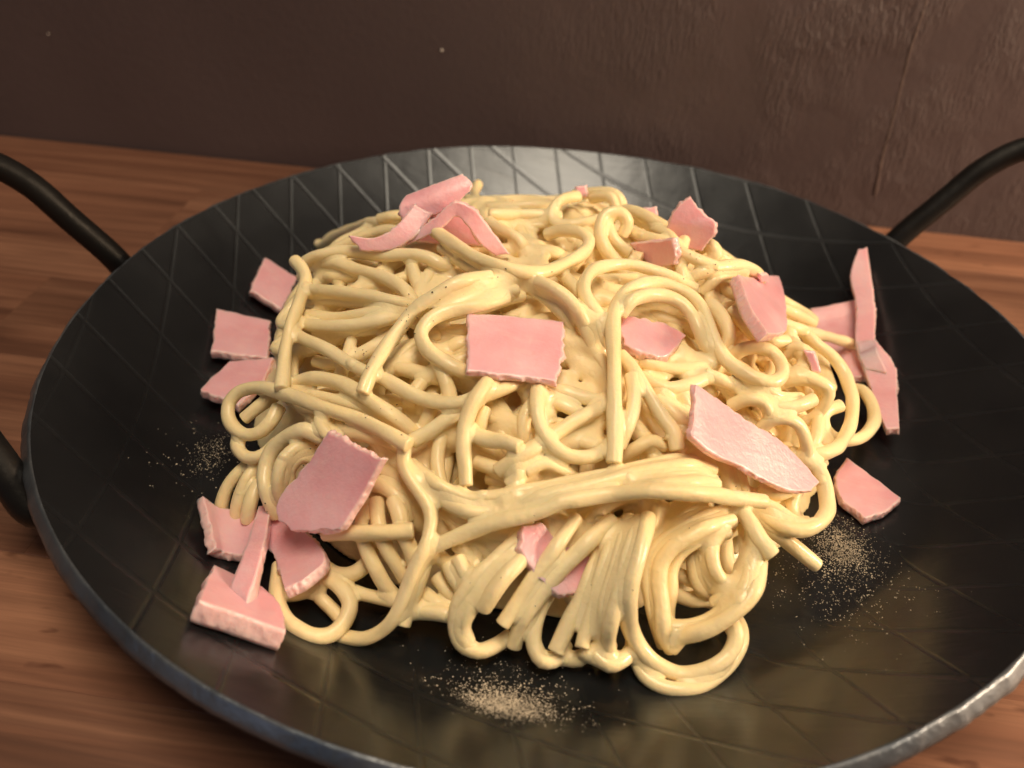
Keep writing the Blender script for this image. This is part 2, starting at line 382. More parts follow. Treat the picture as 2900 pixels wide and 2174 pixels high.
# ------------------------------------------------------------------ spaghetti
DATA = json.loads(r'''{"strands":[[1297,[46,-281,336,33,-252,340,14,-226,344,-8,-203,347,-26,-177,350,-37,-146,352,-37,-115,353,-26,-84,353,-6,-59,354,21,-42,354,52,-33,353,84,-30,352,116,-33,351,147,-39,348,177,-51,344,203,-69,340,223,-94,335,237,-122,330,244,-153,324,244,-185,320,238,-216,316,225,-245,313,204,-269,313,177,-287,314,147,-297,318,115,-298,323,85,-289,328,60,-271,334,41,-245,340,30,-215,345,26,-184,348,31,-152,350,45,-123,351,67,-100,351,95,-85,350,127,-80,348,158,-85,345,186,-100,341,208,-123,335,221,-151,330,226,-183,325,222,-214,320,213,-245,315,203,-275,311,195,-306,307]],
[1369,[99,-321,299,120,-344,290,141,-366,279,157,-390,265,166,-418,250,168,-446,235,163,-474,220,151,-501,207,131,-524,196,104,-540,190,72,-547,191,41,-545,197,11,-537,206,-15,-522,219,-36,-503,233,-54,-480,247,-65,-453,262,-69,-424,276,-66,-395,289,-58,-365,300,-48,-336,309,-36,-307,316,-25,-277,322,-14,-247,327,-3,-217,330,13,-189,333,30,-162,334,49,-136,335,71,-111,335,95,-90,335,117,-66,334,138,-42,334,157,-16,332,175,11,331,190,40,329,202,70,327,215,99,324,228,129,322]],
[1353,[-145,-534,222,-156,-560,206,-166,-585,189,-188,-591,179,-210,-570,190,-227,-547,204,-241,-523,220,-254,-498,235,-268,-472,249,-281,-445,261,-292,-418,274,-300,-390,286,-301,-360,298,-291,-332,310,-274,-307,321,-251,-287,330,-222,-275,336,-190,-272,340,-159,-280,340,-133,-298,338,-114,-324,333,-105,-354,325,-104,-384,315,-109,-414,304,-122,-440,291,-142,-462,279,-169,-476,268,-199,-482,260,-231,-480,256,-260,-466,257,-283,-445,263,-301,-420,272,-310,-391,283,-309,-362,295,-300,-334,307,-282,-310,319,-256,-293,327,-225,-285,333,-194,-289,336,-165,-302,336,-141,-324,334]],
[1389,[132,571,209,153,549,218,167,523,231,175,496,246,179,468,261,178,440,275,174,411,289,169,382,301,162,353,312,149,325,321,128,303,329,101,287,335,70,279,339,39,273,342,8,266,344,-22,255,346,-49,238,348,-73,216,349,-94,192,350,-110,165,351,-123,136,352,-133,105,352,-136,74,352,-128,43,353,-113,15,353,-94,-11,353,-73,-35,353,-51,-58,353,-29,-81,353,-7,-105,352,18,-124,351,48,-134,350,80,-135,348,111,-127,347,140,-113,345,167,-97,343,192,-77,340,218,-58,337,245,-43,332,276,-36,326,307,-34,318,338,-31,311]],
[1319,[-27,-301,344,-6,-277,347,14,-253,350,32,-227,352,50,-202,354,68,-175,356,88,-151,356,112,-132,355,141,-120,353,172,-118,350,203,-124,345,231,-136,338,256,-153,330,277,-175,321,290,-202,312,294,-232,304,291,-262,298,279,-291,294,258,-314,294,230,-329,297,200,-335,303,170,-332,312,142,-321,320,115,-307,329,88,-292,336,63,-275,342,37,-257,347,10,-242,351,-21,-234,353,-52,-236,353,-82,-246,353]],
[1340,[353,-477,144,351,-448,159,345,-423,177,333,-400,197,315,-381,215,291,-366,233,264,-357,247,233,-357,258,203,-365,265,175,-382,265,154,-405,260,141,-433,249,136,-462,235,139,-489,217,149,-513,198,165,-534,178,184,-551,159,208,-562,140,236,-568,126,266,-559,120,289,-537,125,308,-512,135,321,-484,144]],
[1312,[135,470,260,125,499,250,110,525,238,91,547,225,73,570,211,59,593,194,48,619,179,18,618,177,-14,615,180,-46,618,182,-77,613,184,-109,609,186,-141,603,188,-171,594,190,-202,585,192,-231,573,194,-261,561,195,-290,547,196,-318,532,198,-344,514,200,-371,496,202,-393,473,206,-415,449,209,-437,426,210,-462,406,208,-485,384,207,-504,358,207,-520,331,208,-537,304,209,-553,276,209,-567,247,209,-579,217,209,-589,187,208]],
[1374,[76,-229,342,45,-223,344,14,-215,346,-14,-201,348,-37,-180,350,-51,-151,352,-54,-120,353,-51,-88,354,-46,-57,354,-38,-26,354,-25,2,354,-6,28,354,15,51,354,42,68,354,72,77,353,104,77,352,136,74,350,167,71,347,198,68,343,230,68,338,261,69,332,291,70,324,322,69,315,351,67,304,381,65,292,409,64,278,437,69,264,462,80,249,483,99,234,500,122,220,512,149,208,515,179,200,509,210,197,495,238,200,474,261,208,450,277,219,424,290,232,396,296,246,368,295,261,342,285,276,319,269,289,301,246,301,288,219,311,275,191,320,257,166,327,234,145,332]],
[1324,[-190,-362,302,-178,-333,309,-164,-306,317,-146,-280,323,-125,-257,328,-103,-234,332,-81,-211,335,-64,-185,338,-53,-155,340,-42,-125,341,-36,-94,341,-36,-62,342,-38,-30,342,-42,2,342,-50,32,342,-65,60,342,-84,86,342,-102,113,341,-116,141,341,-130,169,339,-145,198,338,-159,226,335,-174,254,332,-190,281,327,-206,308,321,-221,335,313,-233,363,304,-243,391,293,-256,418,280,-267,443,265,-276,469,248,-286,493,230,-300,515,213,-323,528,198,-347,507,199,-364,482,208,-375,455,221,-376,427,236,-370,398,248]],
[1398,[111,-196,333,127,-169,333,145,-143,334,168,-121,332,195,-104,330,223,-91,326,252,-78,321,281,-66,314,309,-54,306,339,-46,297,368,-39,286,396,-30,274,422,-18,261,448,-7,247,474,0,230,501,1,213,526,-2,194,550,-10,175,572,-24,156,589,-44,139,601,-70,125,606,-100,116,602,-132,113,589,-160,118,570,-183,129,547,-199,144,523,-212,160,498,-222,176,472,-230,193,445,-232,210,419,-228,227,395,-216,244,374,-197,259,357,-174,272,347,-145,281,348,-114,285,359,-84,284,379,-60,278,404,-44,268,432,-37,254,460,-36,239,489,-37,227]],
[1369,[11,106,362,-17,121,362,-39,144,361,-53,172,360,-58,204,359,-53,235,357,-42,264,354,-25,292,351,-4,314,347,21,334,342,46,353,337,71,372,330,97,388,322,123,404,312,148,420,301,173,435,290,201,445,278,231,446,268,261,437,262,287,420,259,310,398,258,330,373,259,351,349,259,373,326,256,396,305,251,419,283,246,437,257,244,448,228,244,452,196,249,451,165,254,451,133,258,455,102,257,468,74,251,488,51,240,510,36,224,535,28,206,560,26,186,584,30,166,609,38,148,614,61,141,595,82,155,572,96,172,544,103,187]],
[1339,[-229,4,341,-226,-28,341,-215,-58,341,-196,-84,342,-170,-102,342,-140,-115,342,-109,-124,343,-78,-132,343,-47,-139,342,-16,-148,342,15,-157,341,46,-166,339,77,-175,336,105,-191,332,128,-212,327,147,-237,320,165,-263,311,182,-288,302,201,-311,290,218,-335,277,231,-361,263,239,-389,249,238,-418,235,229,-446,222,213,-472,212,193,-495,204,168,-515,198,140,-530,195,109,-537,198,78,-536,205,49,-526,216,23,-511,229,-2,-496,241,-27,-480,253,-52,-463,264,-75,-443,274,-93,-418,282]],
[1288,[-32,-343,322,-64,-343,321,-95,-347,320,-126,-355,316,-155,-366,310,-180,-384,301,-198,-407,289,-208,-434,275,-210,-461,260,-204,-488,245,-192,-513,230,-174,-536,217,-150,-555,206,-122,-566,200,-90,-568,201,-60,-561,207,-33,-548,217,-13,-528,231,1,-504,246,9,-477,261,13,-449,276,16,-421,290,19,-391,301,26,-362,311,38,-334,319,57,-309,324,84,-292,325,114,-284,323,145,-286,318,175,-294,310,201,-309,299,222,-329,287,238,-353,273,250,-378,258,261,-404,242,271,-431,230]],
[1355,[438,279,205,418,304,209,394,323,217,366,334,228,337,335,242,309,329,256,282,318,270,259,301,282,240,278,294,225,251,303,215,221,310,211,190,315,211,158,318,216,127,319,226,96,319,242,69,316,262,44,313,281,18,308,296,-9,304,306,-39,300,310,-71,296,311,-103,292,309,-134,288,309,-166,283,314,-196,275,323,-225,265,330,-254,254,340,-282,241,348,-309,226,355,-336,211,364,-362,194,373,-386,175,384,-409,155,397,-430,135,412,-450,116,406,-472,99]],
[1308,[-166,-509,214,-157,-537,200,-151,-562,181,-147,-588,162,-133,-607,147,-101,-604,147,-69,-605,147,-38,-611,143,-7,-619,138,23,-612,141,49,-597,151,72,-578,163,97,-560,173,122,-543,183,144,-522,193,163,-499,204,182,-475,214,204,-452,220,230,-434,221,259,-421,218,289,-410,212,317,-397,207,344,-379,203,367,-357,201,387,-332,201,406,-306,201,425,-280,199,444,-255,197,461,-228,196,473,-198,196,485,-168,195,498,-139,191,513,-111,186,529,-84,181]],
[1337,[244,-83,339,273,-69,335,299,-51,330,319,-26,326,329,5,323,331,37,323,323,68,325,306,95,330,281,115,335,254,131,340,224,143,346,193,151,350,161,156,354,129,154,357,97,148,360,66,140,361,35,131,362,5,119,363,-23,103,363,-46,81,363,-61,52,363,-66,20,363,-59,-11,363,-43,-39,363,-18,-59,363,12,-72,363,44,-77,362,76,-73,362,107,-66,360,139,-61,358,171,-58,355,203,-53,351,234,-48,346,266,-46,341]],
[1404,[-511,27,286,-495,55,291,-476,80,298,-454,103,305,-429,122,312,-399,131,320,-368,133,327,-337,125,333,-310,108,338,-290,84,341,-280,53,343,-281,21,343,-290,-10,342,-302,-40,341,-313,-70,338,-322,-101,335,-328,-133,332,-327,-165,329,-322,-197,325,-313,-227,322,-297,-255,320,-277,-281,317,-259,-308,313,-244,-336,307,-231,-364,299,-224,-394,288,-226,-423,274,-236,-449,258,-251,-472,241,-271,-490,223,-294,-505,205,-319,-516,189,-347,-512,181,-369,-489,185,-389,-465,194,-403,-438,205,-413,-410,217,-422,-381,229,-429,-351,238]],
[1399,[-31,-437,284,-40,-465,273,-41,-493,257,-36,-519,240,-25,-543,222,-12,-565,204,4,-586,185,21,-606,168,45,-617,156,74,-604,161,97,-586,173,112,-563,188,121,-538,206,122,-512,224,121,-486,242,117,-459,258,112,-432,274,107,-404,288,98,-376,301,83,-351,312,60,-330,321,33,-316,328,5,-302,333,-22,-286,338,-45,-263,341]],
[1403,[379,-16,291,384,16,289,393,47,286,402,78,280,414,107,272,430,132,260,450,154,246,470,173,229,490,192,212,509,210,192,529,227,172,550,241,152,566,261,136,543,282,140,521,303,151,499,324,162,474,341,175,447,351,190,419,355,207,392,355,224,366,347,242,341,334,259,320,316,275,302,292,289,289,265,300,282,234,308,285,202,313,298,172,313,318,147,312]],
[1366,[-275,264,336,-289,292,330,-308,316,321,-330,336,310,-356,349,299,-385,355,287,-415,353,276,-443,341,268,-467,321,264,-484,295,264,-493,265,269,-491,234,278,-482,206,289,-465,182,301,-442,164,312,-414,154,323,-383,152,331,-353,159,337,-327,177,340,-308,202,340,-299,232,338,-299,264,334,-305,294,327,-315,323,317,-327,350,306,-341,375,293,-353,401,278,-363,426,262,-370,452,245,-374,479,229,-362,503,217,-336,520,214,-308,535,213,-280,550,212,-251,564,211,-223,578,210,-191,579,214,-160,578,220,-129,576,225]],
[1303,[-57,-449,282,-78,-426,289,-100,-404,298,-123,-383,305,-146,-362,311,-171,-343,315,-196,-323,319,-218,-300,322,-237,-274,326,-254,-247,329,-270,-219,331,-287,-192,332,-305,-166,333,-328,-143,331,-354,-124,328,-383,-112,323,-413,-110,314,-443,-118,304,-468,-133,292,-487,-156,280,-499,-182,267,-507,-211,255,-513,-239,241,-521,-266,226,-532,-292,210,-533,-318,199,-507,-337,202,-483,-357,207,-460,-380,208,-441,-405,204,-424,-431,197,-409,-458,189,-389,-482,183,-361,-498,180,-337,-518,177,-310,-535,175,-280,-547,176,-249,-551,180]],
[1302,[135,-246,321,153,-272,315,171,-297,305,187,-323,294,201,-349,281,213,-375,266,224,-401,251,232,-428,235,234,-456,218,228,-483,203,215,-510,189,195,-533,179,169,-551,174,139,-562,175,107,-562,182,79,-553,195,57,-537,211,40,-515,228,30,-490,246,27,-462,262,30,-434,277,40,-405,289,54,-378,298,70,-351,306,90,-326,311,114,-305,313,140,-286,314,166,-266,315,190,-244,314,213,-222,313,239,-203,310,269,-192,304,300,-192,295,330,-201,287]],
[1349,[-312,-375,297,-285,-360,306,-257,-348,315,-229,-336,324,-200,-324,331,-169,-315,336,-139,-307,341,-108,-297,344,-80,-283,347,-55,-264,351,-37,-237,354,-24,-208,357,-18,-177,360,-17,-145,361,-22,-113,362,-31,-83,363,-45,-54,363,-65,-29,363,-92,-12,363,-123,-5,363,-155,-9,363,-185,-21,362,-211,-40,361,-234,-62,359,-257,-84,357,-280,-105,354,-305,-125,350,-332,-142,344,-362,-150,338,-393,-150,331,-424,-143,325]],
[1336,[357,332,234,335,355,235,311,378,236,289,401,235,268,426,232,247,450,228,224,473,224,200,494,220,173,511,217,143,524,216,112,534,217,81,543,217,49,551,217,17,552,220,-14,548,226,-42,535,236,-64,515,247,-84,492,260,-103,468,272,-117,442,283,-127,413,293,-131,382,303,-127,351,311,-113,323,318,-90,300,322,-61,286,325,-29,281,325,3,286,324,31,301,321,55,322,315,74,347,308,88,375,299,101,403,288,109,431,275,113,461,262,115,491,251]],
[1357,[10,-593,193,-1,-567,208,-16,-544,225,-36,-524,241,-62,-509,252,-91,-496,260,-121,-485,265,-153,-478,266,-185,-476,263,-216,-478,256,-245,-486,244,-270,-499,228,-291,-515,210,-307,-537,193,-283,-548,190,-254,-542,202,-227,-532,217,-202,-519,232,-176,-505,246,-148,-494,257,-119,-483,267,-88,-474,274,-57,-466,279,-26,-460,282,6,-454,283,38,-448,284,68,-438,286,95,-421,290,116,-397,296,129,-368,305,133,-338,314,131,-307,323,124,-276,332,112,-248,339,91,-223,345,64,-207,350,34,-196,352]],
[1356,[141,393,301,113,380,307,89,362,315,69,338,323,58,310,329,56,279,334,63,248,338,80,221,340,102,199,340,130,184,339,160,178,336,192,177,332,223,176,326,254,174,320,284,170,312,314,165,303,344,162,292,373,164,280,399,173,266,422,189,251,441,210,235,456,232,220,468,258,205,475,284,189,480,311,174,487,338,158,494,365,144,479,390,137,459,415,138,437,438,140,414,459,142,391,480,145,365,499,147,340,517,150,313,533,152,285,549,155,257,561,158,228,573,160,199,586,162,169,595,165,139,602,167,108,609,169,77,614,172,45,615,175]],
[1349,[-178,-124,349,-148,-113,350,-118,-102,351,-89,-88,351,-62,-71,352,-38,-50,352,-14,-29,352,12,-11,352,41,1,352,73,5,351,105,3,350,136,-3,348,167,-11,345,196,-23,341,220,-44,337,239,-69,332,254,-97,326,267,-125,320,279,-154,313,288,-183,305,293,-214,298,290,-245,291,281,-275,286,264,-302,284,240,-323,285,211,-336,289,180,-341,295,149,-342,301,118,-342,306,86,-344,310,55,-352,311,28,-368,309,5,-390,303,-16,-412,295,-38,-434,287,-58,-457,279]],
[1365,[-507,-101,276,-492,-129,278,-476,-157,281,-461,-185,281,-449,-215,280,-439,-245,276,-431,-275,269,-426,-306,260,-421,-335,250,-418,-365,237,-414,-393,223,-410,-421,208,-408,-449,192,-398,-475,181,-369,-489,179,-344,-508,176,-320,-529,171,-293,-545,167,-264,-559,165,-235,-571,164,-205,-582,161,-175,-593,158,-144,-601,156,-113,-607,153,-81,-612,150,-50,-616,148,-18,-619,145,14,-618,142,46,-616,140,78,-614,138,109,-608,137,139,-596,138,169,-587,137,201,-582,132,231,-574,127,260,-562,125,289,-547,124,315,-530,122,343,-514,120,370,-496,118]],
[1297,[-3,-388,302,-14,-416,294,-29,-443,283,-46,-466,271,-63,-489,257,-81,-511,242,-96,-533,225,-108,-556,206,-118,-580,187,-129,-605,171,-152,-594,173,-163,-570,190,-169,-545,209,-167,-520,228,-159,-495,246,-143,-472,262,-119,-454,274,-90,-444,281,-58,-444,281,-28,-451,277,-2,-467,267,18,-487,254,33,-510,237,44,-534,219,52,-557,200,58,-581,179,61,-606,160,47,-622,144]],
[1332,[-142,-479,240,-136,-507,227,-134,-534,209,-133,-558,189,-131,-583,169,-124,-609,153,-95,-603,154,-68,-590,165,-41,-578,176,-11,-569,183,19,-561,187,50,-556,187,81,-555,181,110,-562,170,136,-573,155,162,-584,139,189,-588,126,219,-579,121,248,-566,121,274,-549,124,295,-526,134,307,-501,148,311,-474,164,307,-448,183,297,-425,202,280,-405,220,261,-387,237,239,-370,253,214,-357,266,184,-351,277,154,-352,284,124,-363,286,100,-383,283,81,-408,275,69,-435,264,63,-463,250,60,-490,234,59,-516,217,58,-542,198,55,-567,178,49,-591,159,37,-616,144,8,-615,142,-19,-601,150]],
[1384,[217,-114,332,235,-139,327,252,-166,320,267,-193,311,278,-221,302,288,-250,291,298,-278,279,309,-305,266,321,-331,251,332,-356,235,340,-382,218,344,-409,202,343,-437,186,336,-464,170,328,-491,155,321,-519,141,304,-540,131,276,-555,132,246,-567,134,217,-579,136,187,-590,138,156,-598,141,125,-605,143,94,-612,145,63,-615,148,31,-617,151,-1,-616,155,-32,-612,159,-64,-609,162,-96,-609,162,-126,-603,164,-158,-596,166,-189,-589,168,-218,-577,172,-246,-562,176,-275,-548,179,-304,-535,182,-329,-516,189,-346,-492,200,-354,-465,215,-358,-437,231,-361,-409,246,-364,-379,257]],
[1391,[159,-456,250,183,-435,252,208,-416,254,236,-399,253,263,-383,250,292,-370,245,321,-358,238,349,-346,230,376,-331,223,401,-312,217,423,-288,215,436,-260,217,440,-229,224,436,-199,235,427,-171,246,416,-143,258,405,-115,268,395,-86,277,387,-56,284,384,-25,287,391,6,285,405,34,278,424,58,269,445,79,256,466,98,242,485,119,228,501,143,214,512,170,202,515,201,193,509,231,189,493,259,190]],
[1279,[487,-179,185,511,-163,173,537,-155,156,562,-154,136,587,-158,116,598,-178,105,573,-190,119,547,-195,138,523,-196,158,498,-192,178,474,-184,198,451,-171,216,431,-153,232,414,-129,246,405,-100,255,406,-68,259,414,-37,257,429,-10,251,448,13,240,472,30,226,496,41,209,521,49,190,546,52,170,570,52,150,595,52,129,619,45,111,612,15,112,601,-14,120,590,-43,130,576,-69,141,557,-91,155,535,-105,172,509,-113,189,483,-114,208,457,-107,225,433,-93,241,413,-72,254,400,-44,264,395,-13,268,401,18,266,416,46,259,436,70,252]],
[1289,[-12,-571,197,-10,-543,212,-6,-516,230,-2,-489,248,3,-461,264,8,-433,278,11,-403,291,13,-373,303,14,-342,313,10,-311,321,-2,-282,328,-21,-257,333,-48,-238,336,-79,-229,337,-111,-229,337,-142,-239,334,-168,-258,330,-187,-283,324,-198,-312,316,-201,-343,307,-201,-374,296,-200,-404,284,-198,-433,270,-195,-461,255,-190,-489,239,-182,-515,221,-175,-541,203,-169,-566,183,-167,-593,165,-143,-601,156,-110,-599,158,-79,-605,156,-48,-613,150,-16,-619,147,15,-610,149,46,-603,152,78,-595,154,110,-590,154]],
[1352,[449,271,210,442,241,219,434,213,230,426,184,241,420,154,250,411,125,259,398,97,268,377,76,279,351,62,290,322,54,300,292,49,310,261,47,318,230,48,324,199,51,329,167,54,333,136,49,336,109,33,338,88,10,339,76,-20,339,72,-51,339,79,-82,338,95,-109,336,119,-130,333,147,-144,328,177,-153,323,207,-162,317,237,-169,310,268,-166,302,297,-155,295,323,-138,289,347,-118,283,366,-94,278,380,-65,275,386,-34,275,385,-2,277,376,28,281,361,55,286,343,80,292,324,106,296]],
[1380,[191,-101,323,222,-94,319,253,-93,312,283,-101,304,308,-119,294,326,-143,285,337,-172,276,339,-203,268,332,-234,263,319,-264,260,302,-290,259,278,-313,260,252,-331,263,223,-345,266,194,-359,269,164,-371,272,135,-385,273,106,-399,272,78,-414,270,51,-431,265,28,-451,257,8,-474,246,-4,-500,231,-9,-526,213,-7,-552,194,1,-576,174,16,-597,154,37,-615,138,67,-614,129,99,-610,125,130,-605,123,161,-595,122,191,-584,121,223,-578,118,251,-563,117]],
[1286,[278,30,326,264,1,328,251,-28,329,242,-58,329,240,-90,328,247,-120,323,264,-146,316,286,-166,306,312,-181,295,340,-189,283,370,-188,271,398,-178,260,422,-160,251,441,-135,244,455,-108,241,464,-77,240,463,-46,243,455,-16,250,441,11,259,423,35,269,401,56,279,376,72,290,348,80,301,318,82,312,287,80,321,258,70,328,233,52,334,212,28,338,196,1,340]],
[1251,[346,372,223,340,402,215,334,430,202,331,458,186,333,484,169,336,512,154,315,529,149,286,534,159,257,536,172,228,534,186,200,529,200,172,523,213,142,519,223,111,521,229,82,533,226,60,553,216,42,575,202,28,598,185,14,623,171,-14,614,174,-43,603,181,-74,602,182,-104,610,179,-135,603,178,-166,596,180,-196,585,182,-226,576,184,-255,563,185,-283,549,187]],
[1291,[-100,276,337,-88,305,333,-83,336,328,-87,366,321,-98,395,313,-113,421,304,-130,445,293,-148,468,280,-163,492,266,-177,515,249,-188,538,231,-197,562,212,-202,588,196,-176,591,195,-150,579,207,-126,565,223,-107,546,238,-92,523,254,-79,498,269,-68,472,283,-59,444,296,-53,415,307,-51,385,317,-53,355,324,-62,325,330,-79,299,334,-103,279,337]],
[1325,[498,107,218,478,129,226,455,148,238,431,164,250,405,177,262,377,184,275,347,186,287,318,183,298,289,178,309,259,173,318,229,168,325,199,158,331,174,140,336,155,115,339,145,85,341,144,54,342,150,23,342,162,-7,340,177,-34,338,193,-61,335,210,-87,330,230,-111,324,254,-130,317,283,-140,308,313,-142,298,342,-136,288,369,-122,280,392,-101,272,407,-75,268,416,-44,266,417,-13,268,410,17,272,397,46,277,382,73,283,365,99,289,347,124,295,327,148,298]],
[1343,[427,81,307,397,86,316,368,91,328,339,97,339,309,105,348,280,116,356,252,130,362,228,151,365,205,173,368,183,196,369,158,215,371,129,229,373,98,236,375,67,234,377,37,222,379,12,203,381,-8,178,382,-23,150,383,-36,121,384,-53,94,384,-77,73,384,-106,59,384,-136,48,384,-167,41,383,-198,39,383,-230,41,381,-261,49,380,-289,65,377,-310,88,375,-323,117,372,-329,149,370,-327,180,368]],
[1296,[-180,108,386,-148,107,387,-117,99,387,-90,84,388,-68,60,388,-56,31,388,-54,-1,388,-61,-32,388,-78,-59,388,-103,-79,387,-132,-92,387,-163,-96,386,-195,-93,385,-225,-84,384,-254,-70,383,-280,-53,381,-305,-32,379,-327,-10,377,-348,14,374,-366,40,372,-375,70,370,-375,102,368,-371,134,367,-364,165,366,-353,195,365,-340,224,364,-322,250,363,-300,273,364,-273,290,365,-244,301,367,-212,306,369,-181,303,371]],
[1352,[-60,135,377,-32,150,377,-1,160,377,30,168,376,62,173,375,94,173,374,125,166,372,155,155,370,183,139,367,208,120,365,233,100,361,256,78,358,271,50,355,276,18,354,271,-13,355,256,-42,356,238,-68,359,219,-93,361,196,-116,363,170,-134,365,140,-145,368,108,-147,371,77,-140,373,50,-123,375,30,-98,377,15,-69,378,4,-39,378,1,-8,378,6,24,378,17,54,378,30,84,378,45,112,377,63,139,376,81,165,374,104,187,372,133,199,369,165,201,365,196,195,361,226,184,357,255,170,352,283,155,348]],
[1284,[323,497,211,327,527,200,303,539,201,272,540,210,242,549,217,214,563,218,190,585,213,162,595,213,131,600,215,101,611,217,69,614,218,37,617,221,6,618,225,-25,611,231,-56,605,238,-86,596,244,-116,585,251,-145,572,257,-175,561,261,-205,550,263,-235,540,264,-265,528,264,-293,512,266,-320,495,268,-347,478,268,-375,461,265,-404,449,260,-434,438,254,-457,417,250]],
[1300,[492,-165,221,498,-195,213,500,-225,203,498,-256,195,488,-286,191,469,-311,194,444,-328,204,416,-336,217,388,-337,233,362,-332,249,337,-319,266,316,-301,281,301,-277,295,293,-248,306,295,-218,313,306,-188,315,327,-164,312,353,-149,304,382,-143,293,411,-146,279,436,-156,263,459,-170,246,480,-186,228,500,-204,209,516,-224,191,527,-248,174,533,-275,158,535,-305,146,522,-333,140,502,-358,143,479,-377,152,452,-390,164,425,-396,179,398,-396,196,372,-392,214,346,-386,231,319,-379,248,294,-370,264,270,-356,280,251,-335,294,238,-309,307,234,-279,317,240,-248,323,255,-220,326]],
[1329,[-362,382,309,-363,351,316,-371,321,322,-388,294,324,-410,272,322,-436,254,317,-464,244,307,-493,241,294,-520,245,278,-546,256,262,-557,277,249,-533,297,254,-508,315,262,-483,333,270,-457,350,277,-431,368,281,-407,389,283,-386,412,281,-366,437,276,-351,463,267,-343,491,254,-337,519,242,-309,533,239,-280,545,239]],
[1376,[-505,-51,320,-533,-39,311,-559,-26,297,-583,-12,282,-608,0,267,-622,22,258,-605,48,264,-595,77,269,-592,109,269,-593,140,265,-594,172,261,-586,202,260,-567,228,264,-549,254,269,-530,279,273,-510,302,278,-488,325,281,-466,348,284,-444,372,285,-423,395,284,-404,420,281,-385,445,276,-364,469,272,-341,491,268,-315,508,266,-286,523,265,-258,537,264,-231,553,261,-202,565,259,-170,572,260,-139,572,265,-110,564,273,-84,550,284,-61,531,296,-41,509,309,-24,485,320,-10,459,331,1,430,339]],
[1376,[-197,-110,362,-168,-125,362,-141,-140,363,-110,-149,363,-79,-152,363,-47,-149,363,-17,-139,363,9,-121,364,30,-98,364,43,-69,364,49,-38,365,51,-6,365,51,25,365,50,57,365,51,89,364,55,120,364,62,151,363,72,181,361,84,210,358,96,239,355,108,268,350,125,294,344,148,314,337,177,326,330,207,328,322,238,323,316,267,311,312]],
[1304,[246,390,305,221,373,314,193,362,323,162,361,331,132,369,334,104,383,334,80,404,330,64,429,323,53,457,313,50,486,300,51,514,285,55,540,267,61,565,249,66,590,230,66,617,214,44,613,218,27,592,234,15,569,252,4,545,270,-2,519,287,-6,492,302,-6,463,315,1,434,327,16,408,335,36,384,341,61,365,344,89,350,346,117,336,346,145,320,345,173,305,345]],
[1352,[383,-267,261,410,-276,248,433,-290,230,451,-308,212,464,-330,193,471,-355,175,473,-383,160,463,-409,152,438,-429,152,419,-454,152,396,-476,152,370,-494,153,345,-514,154,318,-531,156,290,-546,158,262,-561,160,233,-572,162,204,-584,164,174,-593,166,143,-602,168,112,-607,172,81,-611,174,50,-617,177,18,-614,181,-13,-615,183,-45,-617,185,-74,-609,191,-102,-597,200,-131,-585,207,-161,-575,211,-192,-569,210,-223,-571,206]],
[1279,[-223,-317,350,-198,-338,348,-172,-357,345,-144,-373,342,-115,-387,338,-88,-404,332,-63,-423,325,-41,-444,315,-18,-465,305,10,-479,296,41,-484,290,72,-477,289,100,-461,293,120,-437,301,134,-410,311,141,-380,321,140,-350,332,133,-320,342,120,-292,352,99,-269,359,71,-254,365,39,-248,368,7,-249,370,-25,-256,370,-54,-269,369,-79,-289,367]],
[1378,[65,-482,291,83,-457,298,102,-432,307,120,-407,315,139,-381,322,154,-354,330,162,-324,337,165,-293,345,162,-262,353,149,-233,360,128,-210,367,101,-193,372,70,-184,375,38,-185,377,8,-194,377,-20,-211,376,-40,-236,374,-51,-266,370,-55,-297,365,-48,-328,358,-34,-356,350,-16,-381,341,2,-406,331,22,-429,320,44,-451,312]],
[1356,[73,188,377,42,199,377,14,214,377,-9,235,376,-25,263,373,-31,294,370,-28,325,365,-17,354,359,3,378,353,29,396,347,59,405,342,90,409,336,121,414,329,151,421,321,181,428,311,210,433,301,240,437,288,268,444,274,293,453,258,317,465,240,336,482,220,352,504,204,331,517,203,304,511,218,280,501,236,257,487,255,235,471,271,213,452,284]],
[1374,[481,-169,222,492,-196,211,503,-222,196,515,-246,179,524,-272,162,530,-299,147,524,-328,139,501,-350,143,477,-370,149,454,-390,157,429,-407,166,401,-416,179,374,-417,195,347,-412,212,322,-403,230,298,-392,247,276,-375,264,257,-356,280,239,-334,294,224,-309,307,217,-279,317,220,-249,324,234,-220,327,255,-197,326,283,-181,324]],
[1335,[-590,103,251,-603,132,244,-595,162,243,-581,190,247,-562,214,255,-539,234,265,-513,247,278,-485,251,291,-456,247,305,-429,239,318,-399,232,329,-369,232,338,-339,239,344,-309,249,348,-278,258,352,-247,262,355,-215,261,358,-186,251,362,-160,233,365,-136,211,367,-116,187,369,-103,158,370,-94,128,371,-85,97,371,-76,66,371,-68,36,371,-65,4,371,-72,-27,371,-86,-55,371,-102,-83,371,-117,-111,370,-132,-139,370]],
[1377,[220,27,355,188,29,358,157,34,361,128,49,363,106,71,365,91,99,365,87,131,364,94,162,362,108,191,360,126,217,356,143,243,351,162,268,345,181,293,337,199,318,328,216,342,317,236,363,304,259,382,290,280,400,275,299,419,258,314,440,239,326,462,220,337,485,200,348,510,183,326,523,182,298,520,197,271,513,213,244,507,229,215,505,241,184,511,247,156,525,247,131,544,241,110,565,230,91,587,217,75,613,206]],
